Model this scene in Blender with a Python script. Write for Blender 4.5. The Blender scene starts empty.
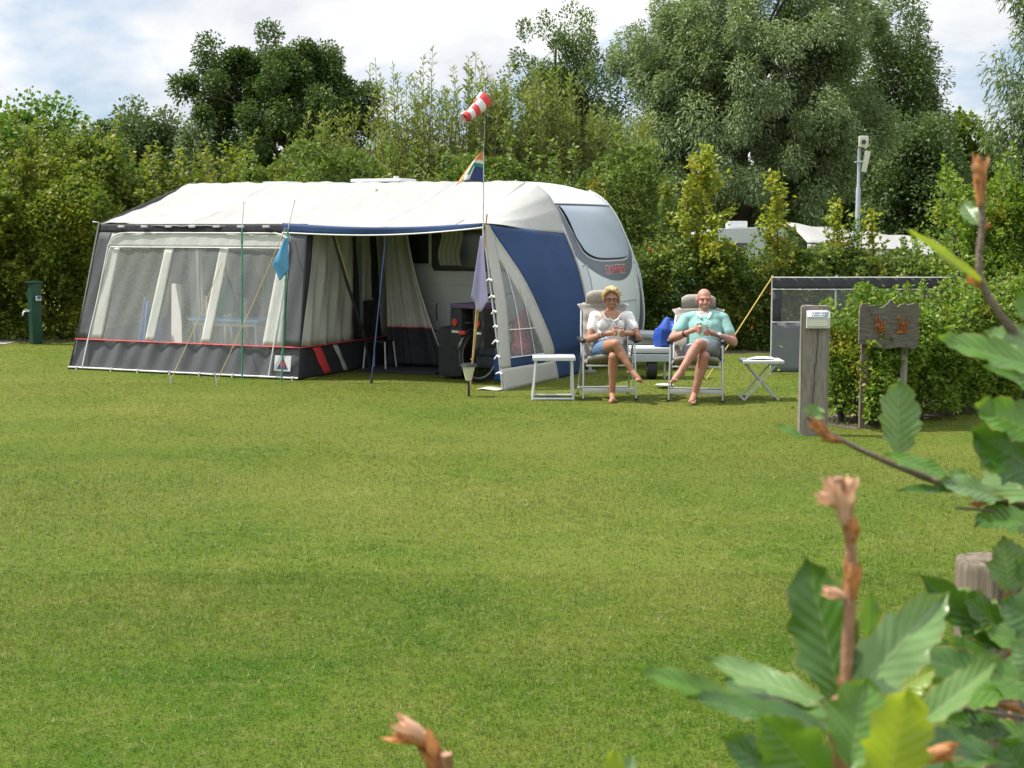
import bpy, bmesh, math, random
import numpy as np
from mathutils import Vector, Matrix, Euler

rng = np.random.default_rng(7)
random.seed(7)
scn = bpy.context.scene
COL = scn.collection
PI = math.pi

# ------------------------------------------------------------------ survey
# Field notes: sight lines from the photographer's eye (2.0 m above the lawn)
FOC, PITCH, EYE = 1500.0, math.radians(6.05), 2.0
_F = np.array([0, math.cos(PITCH), -math.sin(PITCH)])
_U = np.array([0, math.sin(PITCH), math.cos(PITCH)])
_R = np.array([1.0, 0, 0])
_C = np.array([0, 0, EYE])
def ray(x, y): return _F + _R*(x-512)/FOC - _U*(y-384)/FOC
def P(x, y, Y):
    d = ray(x, y); return _C + d*(Y/d[1])
def G(x, y):
    d = ray(x, y); q = _C + d*(-EYE/d[2]); q[2] = 0; return q

# ------------------------------------------------------------------ materials
def nodes(name):
    m = bpy.data.materials.new(name); m.use_nodes = True
    nt = m.node_tree; nt.nodes.clear()
    out = nt.nodes.new('ShaderNodeOutputMaterial')
    return m, nt, out
def N(nt, t, **kw):
    n = nt.nodes.new(t)
    for k, v in kw.items():
        if k in n.inputs.keys(): n.inputs[k].default_value = v
        else: setattr(n, k, v)
    return n
def ramp(nt, fac, stops):
    r = nt.nodes.new('ShaderNodeValToRGB')
    e = r.color_ramp.elements
    while len(e) < len(stops): e.new(0.5)
    for el, (p, c) in zip(e, stops):
        el.position = p; el.color = (*c, 1) if len(c) == 3 else c
    nt.links.new(fac, r.inputs[0]); return r.outputs[0]
def mixc(nt, fac, a, b, mode='MIX'):
    m = nt.nodes.new('ShaderNodeMix'); m.data_type = 'RGBA'; m.blend_type = mode
    for s, v in ((0, fac), (6, a), (7, b)):
        if hasattr(v, 'links') or hasattr(v, 'is_linked'): nt.links.new(v, m.inputs[s])
        else: m.inputs[s].default_value = (*v, 1) if isinstance(v, tuple) and len(v) == 3 else v
    return m.outputs[2]
def noise(nt, scale, detail=4, vec=None, rough=.55, kind='Object'):
    tc = nt.nodes.new('ShaderNodeTexCoord')
    src = tc.outputs[kind]
    if vec is not None:
        mp = nt.nodes.new('ShaderNodeMapping'); mp.inputs['Scale'].default_value = vec
        nt.links.new(src, mp.inputs[0]); src = mp.outputs[0]
    n = N(nt, 'ShaderNodeTexNoise', Scale=scale, Detail=detail, Roughness=rough)
    nt.links.new(src, n.inputs['Vector']); return n.outputs[0]

def mat(name, c, rough=.6, var=.18, scale=6, bump=0.0, bscale=60, metal=0.0, trans=0.0, vec=None, spec=.5, bvec=None, coat=0.0):
    m, nt, out = nodes(name)
    b = N(nt, 'ShaderNodeBsdfPrincipled', Roughness=rough, Metallic=metal)
    b.inputs['Specular IOR Level'].default_value = spec
    b.inputs['Coat Weight'].default_value = coat
    n = noise(nt, scale, 5, vec)
    lo = tuple(max(0, x*(1-var)) for x in c); hi = tuple(min(1, x*(1+var)) for x in c)
    nt.links.new(ramp(nt, n, [(.3, lo), (.7, hi)]), b.inputs['Base Color'])
    if bump:
        bn = N(nt, 'ShaderNodeBump', Strength=bump, Distance=.02)
        nt.links.new(noise(nt, bscale, 4, bvec), bn.inputs['Height'])
        nt.links.new(bn.outputs[0], b.inputs['Normal'])
    sh = b.outputs[0]
    if trans:
        t = N(nt, 'ShaderNodeBsdfTranslucent'); t.inputs[0].default_value = (*c, 1)
        mx = N(nt, 'ShaderNodeMixShader', Fac=trans)
        nt.links.new(sh, mx.inputs[1]); nt.links.new(t.outputs[0], mx.inputs[2]); sh = mx.outputs[0]
    nt.links.new(sh, out.inputs[0]); return m

def leafmat(name, cols, trans=.3, rough=.55, patch=.0, pcol=(.2, .2, .02), pscale=.8, spec=.18):
    """cols: 3 colours spread over the leaves (one colour per leaf); patch: share of leaves of a second tint."""
    m, nt, out = nodes(name)
    g = N(nt, 'ShaderNodeNewGeometry')
    c = ramp(nt, g.outputs['Random Per Island'], [(0, cols[0]), (.5, cols[1]), (1, cols[2])])
    if patch:
        n = noise(nt, pscale, 3)
        k = ramp(nt, n, [(.62-patch*.35, (0, 0, 0)), (.78-patch*.3, (1, 1, 1))])
        c = mixc(nt, k, c, pcol)
    b = N(nt, 'ShaderNodeBsdfPrincipled', Roughness=rough)
    b.inputs['Specular IOR Level'].default_value = spec
    nt.links.new(c, b.inputs['Base Color'])
    t = N(nt, 'ShaderNodeBsdfTranslucent')
    tcol = mixc(nt, 1.0, c, (1.2, 1.35, .55), 'MULTIPLY')
    nt.links.new(tcol, t.inputs[0])
    mx = N(nt, 'ShaderNodeMixShader', Fac=trans)
    nt.links.new(b.outputs[0], mx.inputs[1]); nt.links.new(t.outputs[0], mx.inputs[2])
    nt.links.new(mx.outputs[0], out.inputs[0]); return m

def filmmat(name, tint=(.9, .92, .92), clear=.8, haze=(.6, .6, .6), rough=.08):
    """clear plastic film / window glass: see-through, a little milky, a little glossy"""
    m, nt, out = nodes(name)
    t = N(nt, 'ShaderNodeBsdfTransparent'); t.inputs[0].default_value = (*tint, 1)
    b = N(nt, 'ShaderNodeBsdfPrincipled', Roughness=rough); b.inputs['Base Color'].default_value = (*haze, 1)
    bn = N(nt, 'ShaderNodeBump', Strength=.12, Distance=.02)
    nt.links.new(noise(nt, 9, 3, (3, 3, .6)), bn.inputs['Height']); nt.links.new(bn.outputs[0], b.inputs['Normal'])
    lw = N(nt, 'ShaderNodeLayerWeight', Blend=.25)
    ma = N(nt, 'ShaderNodeMath', operation='MULTIPLY_ADD'); ma.inputs[1].default_value = .35; ma.inputs[2].default_value = 1-clear
    nt.links.new(lw.outputs['Facing'], ma.inputs[0])
    mx = N(nt, 'ShaderNodeMixShader'); nt.links.new(ma.outputs[0], mx.inputs[0])
    nt.links.new(t.outputs[0], mx.inputs[1]); nt.links.new(b.outputs[0], mx.inputs[2])
    nt.links.new(mx.outputs[0], out.inputs[0]); return m

def stripemat(name, a, b, scale, axis=(1, 0, 0), rough=.6):
    m, nt, out = nodes(name)
    tc = nt.nodes.new('ShaderNodeTexCoord'); mp = nt.nodes.new('ShaderNodeMapping')
    nt.links.new(tc.outputs['Object'], mp.inputs[0])
    d = N(nt, 'ShaderNodeVectorMath', operation='DOT_PRODUCT'); d.inputs[1].default_value = axis
    nt.links.new(mp.outputs[0], d.inputs[0])
    ml = N(nt, 'ShaderNodeMath', operation='MULTIPLY'); ml.inputs[1].default_value = scale
    nt.links.new(d.outputs['Value'], ml.inputs[0])
    fr = N(nt, 'ShaderNodeMath', operation='FRACT'); nt.links.new(ml.outputs[0], fr.inputs[0])
    gt = N(nt, 'ShaderNodeMath', operation='GREATER_THAN'); gt.inputs[1].default_value = .5
    nt.links.new(fr.outputs[0], gt.inputs[0])
    c = mixc(nt, gt.outputs[0], a, b)
    p = N(nt, 'ShaderNodeBsdfPrincipled', Roughness=rough); nt.links.new(c, p.inputs['Base Color'])
    nt.links.new(p.outputs[0], out.inputs[0]); return m

def woodmat(name, cols, vec=(14, 14, 1.2), scale=5):
    m, nt, out = nodes(name)
    n1 = noise(nt, scale, 6, vec, .65); n2 = noise(nt, 3, 3)
    c = ramp(nt, n1, [(.25, cols[0]), (.5, cols[1]), (.75, cols[2])])
    k = ramp(nt, n2, [(.45, (0, 0, 0)), (.7, (.5, .5, .5))])
    c = mixc(nt, k, c, cols[3])
    b = N(nt, 'ShaderNodeBsdfPrincipled', Roughness=.85); b.inputs['Specular IOR Level'].default_value = .2
    nt.links.new(c, b.inputs['Base Color'])
    bn = N(nt, 'ShaderNodeBump', Strength=.6, Distance=.012)
    nt.links.new(n1, bn.inputs['Height']); nt.links.new(bn.outputs[0], b.inputs['Normal'])
    nt.links.new(b.outputs[0], out.inputs[0]); return m

# ------------------------------------------------------------------ objects
def tag(o, label=None, cat=None, group=None, kind=None):
    if label: o['label'] = label
    if cat: o['category'] = cat
    if group: o['group'] = group
    if kind: o['kind'] = kind
    return o
def empty(name, loc, label, cat, group=None, rz=0):
    o = bpy.data.objects.new(name, None); COL.objects.link(o)
    o.location = tuple(loc); o.rotation_euler.z = rz; o.empty_display_size = .2
    return tag(o, label, cat, group)
def rootloc(o):
    while o.parent: o = o.parent
    return np.array(o.location)
def copy_tree(o, parent=None):
    c = o.copy(); COL.objects.link(c); c.parent = parent
    for ch in list(o.children): copy_tree(ch, c)
    return c

def link_mesh(name, me, material, parent=None, smooth=True):
    o = bpy.data.objects.new(name, me); COL.objects.link(o)
    mats = material if isinstance(material, (list, tuple)) else [material]
    for m_ in mats: me.materials.append(m_)
    if smooth: me.shade_smooth()
    if parent: o.parent = parent
    return o

class MB:
    """collects shapes and links them as ONE mesh object"""
    def __init__(s): s.v = []; s.f = []; s.m = []; s.mi = 0
    def add(s, vs, fs):
        o = len(s.v); s.v += [tuple(map(float, q)) for q in vs]
        for f in fs: s.f.append(tuple(i+o for i in f)); s.m.append(s.mi)
        return s
    def box(s, c, size, rot=None, bev=0.0):
        bm = bmesh.new(); bmesh.ops.create_cube(bm, size=1)
        for v in bm.verts: v.co = Vector((v.co.x*size[0], v.co.y*size[1], v.co.z*size[2]))
        if bev: bmesh.ops.bevel(bm, geom=bm.edges[:], offset=bev, segments=2, profile=.7, affect='EDGES')
        Mx = Matrix.Translation(Vector(c)) @ (rot.to_4x4() if rot is not None else Matrix.Identity(4))
        bm.transform(Mx); bm.verts.index_update()
        s.add([v.co for v in bm.verts], [[v.index for v in f.verts] for f in bm.faces]); bm.free(); return s
    def bar(s, a, b, w, h, up=(0, 0, 1), bev=0.0):
        a, b = Vector(a), Vector(b); d = b-a; L = d.length; d.normalize()
        u = Vector(up); x = d.cross(u)
        if x.length < 1e-4: x = d.cross(Vector((0, 1, 0)))
        x.normalize(); z = x.cross(d)
        return s.box((a+b)/2, (w, L, h), Matrix((x, d, z)).transposed(), bev)
    def tube(s, pts, r, n=8, cap=True):
        pts = [Vector(q) for q in pts]; k = len(pts)
        rs = r if isinstance(r, (list, tuple, np.ndarray)) else [r]*k
        vs = []; prev = None
        for i, q in enumerate(pts):
            t = (pts[min(i+1, k-1)]-pts[max(i-1, 0)])
            if t.length < 1e-9: t = Vector((0, 0, 1))
            t.normalize()
            if prev is None:
                ref = Vector((0, 0, 1)) if abs(t.z) < .9 else Vector((1, 0, 0))
                x = t.cross(ref).normalized()
            else:
                x = (prev - t*prev.dot(t)).normalized()
            prev = x; y = t.cross(x)
            for j in range(n):
                an = 2*PI*j/n; vs.append(q + (x*math.cos(an)+y*math.sin(an))*rs[i])
        fs = [[i*n+j, i*n+(j+1) % n, (i+1)*n+(j+1) % n, (i+1)*n+j] for i in range(k-1) for j in range(n)]
        if cap: fs += [list(range(n))[::-1], [(k-1)*n+j for j in range(n)]]
        return s.add(vs, fs)
    def lathe(s, c, prof, n=24, rot=None):
        vs = []; c = Vector(c)
        for r, z in prof:
            for j in range(n):
                q = Vector((r*math.cos(2*PI*j/n), r*math.sin(2*PI*j/n), z))
                if rot is not None: q = rot @ q
                vs.append(c+q)
        k = len(prof)
        fs = [[i*n+j, i*n+(j+1) % n, (i+1)*n+(j+1) % n, (i+1)*n+j] for i in range(k-1) for j in range(n)]
        fs += [list(range(n))[::-1], [(k-1)*n+j for j in range(n)]]
        return s.add(vs, fs)
    def torus(s, c, R, r, rot=None, n=32, m=8):
        c = Vector(c); vs = []
        for i in range(n):
            a = 2*PI*i/n
            for j in range(m):
                b = 2*PI*j/m
                q = Vector(((R+r*math.cos(b))*math.cos(a), (R+r*math.cos(b))*math.sin(a), r*math.sin(b)))
                vs.append(c+(rot @ q if rot is not None else q))
        fs = [[i*m+j, ((i+1) % n)*m+j, ((i+1) % n)*m+(j+1) % m, i*m+(j+1) % m] for i in range(n) for j in range(m)]
        return s.add(vs, fs)
    def ball(s, c, r, n=16, rot=None):
        c = Vector(c); r = (r, r, r) if not isinstance(r, (tuple, list)) else r
        vs = []; m = n//2
        for i in range(m+1):
            th = PI*i/m
            for j in range(n):
                q = Vector((r[0]*math.sin(th)*math.cos(2*PI*j/n), r[1]*math.sin(th)*math.sin(2*PI*j/n), r[2]*math.cos(th)))
                vs.append(c+(rot @ q if rot is not None else q))
        fs = [[i*n+j, (i+1)*n+j, (i+1)*n+(j+1) % n, i*n+(j+1) % n] for i in range(m) for j in range(n)]
        return s.add(vs, fs)
    def grid(s, fn, nu, nv):
        vs = [fn(i/nu, j/nv) for j in range(nv+1) for i in range(nu+1)]
        fs = [[j*(nu+1)+i, j*(nu+1)+i+1, (j+1)*(nu+1)+i+1, (j+1)*(nu+1)+i] for j in range(nv) for i in range(nu)]
        return s.add(vs, fs)
    def prism(s, poly, d):
        """poly: list of 3D points (planar outline), d: extrusion vector"""
        k = len(poly); d = Vector(d); a = [Vector(q) for q in poly]; b = [q+d for q in a]
        return s.add(a+b, [list(range(k))[::-1], [k+i for i in range(k)]] + [[i, (i+1) % k, k+(i+1) % k, k+i] for i in range(k)])
    def build(s, name, material, parent=None, local=False, smooth=True, thick=0.0, angle=40):
        off = np.zeros(3)
        if parent is not None and not local: off = rootloc(parent)
        me = bpy.data.meshes.new(name)
        me.from_pydata([tuple(np.array(q)-off) for q in s.v], [], s.f); 
        me.polygons.foreach_set('material_index', s.m)
        bm = bmesh.new(); bm.from_mesh(me)
        bmesh.ops.remove_doubles(bm, verts=bm.verts[:], dist=1e-5)
        bmesh.ops.recalc_face_normals(bm, faces=bm.faces[:]); bm.to_mesh(me); bm.free()
        o = link_mesh(name, me, material, parent, False)
        if smooth:
            me.shade_smooth()
            try: me.set_sharp_from_angle(angle=math.radians(angle))
            except Exception: pass
        if thick:
            md = o.modifiers.new('cloth thickness', 'SOLIDIFY'); md.thickness = thick; md.offset = 0
        return o

def text_mesh(body, size, extrude=.004, shear=0.0, bold=0.0):
    cu = bpy.data.curves.new('lettering', 'FONT'); cu.body = body; cu.size = size; cu.extrude = extrude
    cu.align_x = 'CENTER'; cu.align_y = 'CENTER'; cu.shear = shear; cu.offset = bold
    o = bpy.data.objects.new('lettering', cu); COL.objects.link(o)
    dg = bpy.context.evaluated_depsgraph_get()
    me = bpy.data.meshes.new_from_object(o.evaluated_get(dg))
    V = [tuple(v.co) for v in me.vertices]; Fc = [tuple(p.vertices) for p in me.polygons]
    bpy.data.objects.remove(o); bpy.data.curves.remove(cu); bpy.data.meshes.remove(me)
    return V, Fc

# ------------------------------------------------------------------ foliage
def quads_object(name, V, material, parent=None, nper=4):
    n = len(V)//nper
    me = bpy.data.meshes.new(name)
    off = rootloc(parent) if parent is not None else 0
    V = (V-off).astype(np.float32)
    me.vertices.add(n*nper); me.vertices.foreach_set('co', V.ravel())
    me.loops.add(n*nper); me.loops.foreach_set('vertex_index', np.arange(n*nper, dtype=np.int32))
    me.polygons.add(n); me.polygons.foreach_set('loop_start', np.arange(0, n*nper, nper, dtype=np.int32))
    me.update(calc_edges=True)
    return link_mesh(name, me, material, parent, False)
def unit(a): return a/np.maximum(np.linalg.norm(a, axis=-1, keepdims=True), 1e-9)
def leaf_verts(C, D, size, aspect, droop=.0, jit=.35):
    n = len(C)
    D = unit(D); Rn = unit(rng.normal(size=(n, 3))*.62+np.array([-.35, -.25, .8]))   # blades turn to the light
    S = unit(np.cross(D, Rn)); Nn = np.cross(S, D)
    L = size*(1+jit*rng.uniform(-1, 1, (n, 1))); W = L*aspect*.5
    v = np.empty((n, 4, 3))
    v[:, 0] = C; v[:, 1] = C+D*L*.45+S*W+Nn*L*.06; v[:, 3] = C+D*L*.45-S*W+Nn*L*.06
    v[:, 2] = C+D*L; v[:, 2, 2] -= droop*L[:, 0]
    return v.reshape(-1, 3)
class Lump:
    def __init__(s, n=7, k=2.2):
        s.d = unit(rng.normal(size=(n, 3)))*rng.uniform(.6, 1.6, (n, 1))*k; s.p = rng.uniform(0, 6.28, n); s.n = n
    def __call__(s, X): return np.sin(X@s.d.T+s.p).sum(-1)/math.sqrt(s.n)

def crown_points(c, rad, nclump, nleaf, crad, lump=.22, shell=.45, zlow=-1.0, clz=1.0):
    """leaf positions in clumps spread through an uneven crown; returns positions, outward dirs, clump centres"""
    lf = Lump(7, 2.4)
    D = unit(rng.normal(size=(nclump*3, 3))); D = D[D[:, 2] > zlow][:nclump]
    r = rng.uniform(0, 1, (len(D), 1))**shell*(1+lump*lf(D)[:, None]).clip(.45, 1.5)
    CC = np.array(c)+D*r*np.array(rad)
    k = rng.integers(0, len(CC), nleaf)
    g = rng.normal(size=(nleaf, 3)); g = unit(g)*rng.uniform(.15, 1, (nleaf, 1))**.6
    cr = (crad*rng.uniform(.6, 1.35, (len(CC), 1)))[k]
    X = CC[k]+g*cr*np.array([1, 1, clz])
    return X, unit(g*.8+D[k]*.5), CC
def wood_tree(parent, base, top, r, limbs, material, bend=.25, nlimb=22, name='trunk'):
    b = MB(); base = np.array(base, float); top = np.array(top, float)
    k = 9; pts = []
    off = np.cumsum(rng.normal(size=(k, 2))*bend*.3, 0)
    for i in range(k):
        q = base+(top-base)*i/(k-1); q[:2] += off[i]*min(1, i/3); pts.append(q)
    pts[0] = base
    b.tube(pts, [r*(1-.85*i/(k-1))*(1.35 if i == 0 else 1) for i in range(k)], 9)
    idx = rng.permutation(len(limbs))[:nlimb]
    for i in idx:
        e = limbs[i]; h = np.clip((e[2]-base[2])/(top[2]-base[2])*.75, .12, .95)
        q = pts[int(h*(k-1))]
        mid = q*.5+e*.5+np.array([0, 0, .12*np.linalg.norm(e-q)])*rng.uniform(-.3, 1)
        b.tube([q, mid, e], [r*.34*(1-h*.5), r*.2*(1-h*.5), r*.05], 6)
    return b.build(name, material, parent)

def bush(name, label, cat, base, length, depth, hfun, nleaf, size, aspect, lmat, smat, ang=0.0, group=None, lump=.14,
         lk=2.2, sprigs=0, splen=(.3, .8), upw=.5, leafmat2=None, part2=('blossom', 0), stems=14, hollow=.16, skirt=.0, front_only=.75, fsprigs=0, fslen=(.2, .5), ends=.08):
    """hedge or bush: leaves crowd an uneven skin round an upright body of stems; sprigs stand out of the top"""
    o = empty(name, base, label, cat, group)
    base = np.array(base, float); ca, sa = math.cos(ang), math.sin(ang)
    ex, ey = np.array([ca, sa, 0]), np.array([-sa, ca, 0])
    lf, lf2 = Lump(9, lk), Lump(9, lk*2.6)
    n = nleaf
    u = rng.uniform(-.5, .5, n)*length
    H = np.array([hfun(q) for q in np.linspace(-.5, .5, 65)])
    h = np.interp(u/length, np.linspace(-.5, .5, 65), H)
    face = rng.uniform(size=n); q = rng.uniform(size=n)
    dep = rng.exponential(hollow, n)*(1+.4*rng.normal(size=n)).clip(.1, 2)
    yy = np.empty(n); zz = np.empty(n); no = np.zeros((n, 3))
    f = face < front_only*.8
    zz[f] = skirt+(h[f]-skirt)*q[f]; yy[f] = -depth/2+dep[f]; no[f] = -ey
    t = (face >= front_only*.8) & (face < front_only*.8+.25)
    yy[t] = (q[t]-.5)*depth; zz[t] = h[t]-dep[t]; no[t] = (0, 0, 1)
    bk = ~(f | t)
    zz[bk] = skirt+(h[bk]-skirt)*q[bk]; yy[bk] = depth/2-dep[bk]; no[bk] = ey
    # the two ends
    en = rng.uniform(size=n) < ends
    sg = np.where(rng.uniform(size=n) < .5, -1.0, 1.0)
    u[en] = (sg*(length/2-dep))[en]; yy[en] = ((rng.uniform(size=n)-.5)*depth)[en]; zz[en] = (skirt+(h-skirt)*q)[en]
    no[en] = (sg[:, None]*ex)[en]
    # round the shoulders
    sh = ((zz/np.maximum(h, .1))-.7).clip(0, 1)*3.3
    yy *= 1-.35*sh**2*(np.abs(yy)/(depth/2))
    X = base+u[:, None]*ex+yy[:, None]*ey+zz[:, None]*np.array([0, 0, 1])
    l = lf(X)*lump+lf2(X)*lump*.5
    X += no*l[:, None]
    X[:, 2] = np.maximum(X[:, 2], .02)
    D = unit(no*.7+np.array([0, 0, upw])+rng.normal(size=(n, 3))*.75)
    V = [leaf_verts(X, D, size, aspect, .15)]
    sb = MB()
    for i in range(stems):
        uu = rng.uniform(-.47, .47)*length; hh = np.interp(uu/length, np.linspace(-.5, .5, 65), H)
        yo = rng.uniform(-.2, .2)*depth
        p0 = base+ex*uu+ey*yo
        p1 = p0+np.array([0, 0, hh*.5])+ex*rng.normal()*.08+ey*rng.normal()*.05
        p2 = p0+np.array([0, 0, hh*.93])+ex*rng.normal()*.2+ey*rng.normal()*.1
        sb.tube([p0, p1, p2], [.025, .018, .006], 6)
    SX = []; SD = []
    for i in range(sprigs):
        uu = rng.uniform(-.49, .49)*length; hh = np.interp(uu/length, np.linspace(-.5, .5, 65), H)
        p0 = base+ex*uu+ey*rng.uniform(-.4, .3)*depth+np.array([0, 0, hh-.25])
        L = rng.uniform(*splen); dv = unit(np.array([rng.normal()*.2, rng.normal()*.2, 1.0]))
        p1 = p0+dv*(L+.25); sb.tube([p0, (p0+p1)/2+rng.normal(size=3)*.03, p1], [.008, .006, .002], 5)
        m = int((L+.25)/size*5.5)
        s = rng.uniform(0, 1, m)**.9
        lat = unit(rng.normal(size=(m, 3))*np.array([1, 1, .25]))
        SX.append(p0+(p1-p0)*s[:, None]+lat*(.22*(1.02-s)*min(1, L)*rng.uniform(.1, 1, m))[:, None]); SD.append(lat+np.array([0, 0, .6]))
    for i in range(fsprigs):       # sprays leaning out of the front
        uu = rng.uniform(-.49, .49)*length; hh = np.interp(uu/length, np.linspace(-.5, .5, 65), H)
        p0 = base+ex*uu-ey*(depth/2-.12)+np.array([0, 0, rng.uniform(.15, .98)*hh]); L = rng.uniform(*fslen)
        dv = unit(-ey*rng.uniform(.25, .8)+ex*rng.normal()*.45+np.array([0, 0, rng.uniform(.2, 1.0)]))
        m = int((L+.1)/size*5); s = rng.uniform(0, 1, m); lat = unit(rng.normal(size=(m, 3))*np.array([1, 1, .4]))
        SX.append(p0+dv*(L*s)[:, None]+np.array([0, 0, -.25])*((s*L)**2)[:, None]+lat*(.16*(1.05-s)*min(1, L*2)*rng.uniform(.1, 1, m))[:, None]); SD.append(lat+dv*.8)
        sb.tube([p0, p0+dv*L*.5+np.array([0, 0, -.06*L*L]), p0+dv*L+np.array([0, 0, -.25*L*L])], [.006, .004, .0015], 4)
    if SX: V.append(leaf_verts(np.concatenate(SX), np.concatenate(SD), size*1.05, aspect, .1))
    quads_object('foliage', np.concatenate(V), lmat, o)
    sb.build('stems', smat, o)
    if leafmat2:
        k = part2[1]; idx = rng.permutation(n)[:k]
        cl = X[idx]+no[idx]*.05
        for c in cl: quads_object(part2[0], leaf_verts(c+rng.normal(size=(9, 3))*.012, rng.normal(size=(9, 3)), .05, .9), leafmat2, o)
    return o
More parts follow.
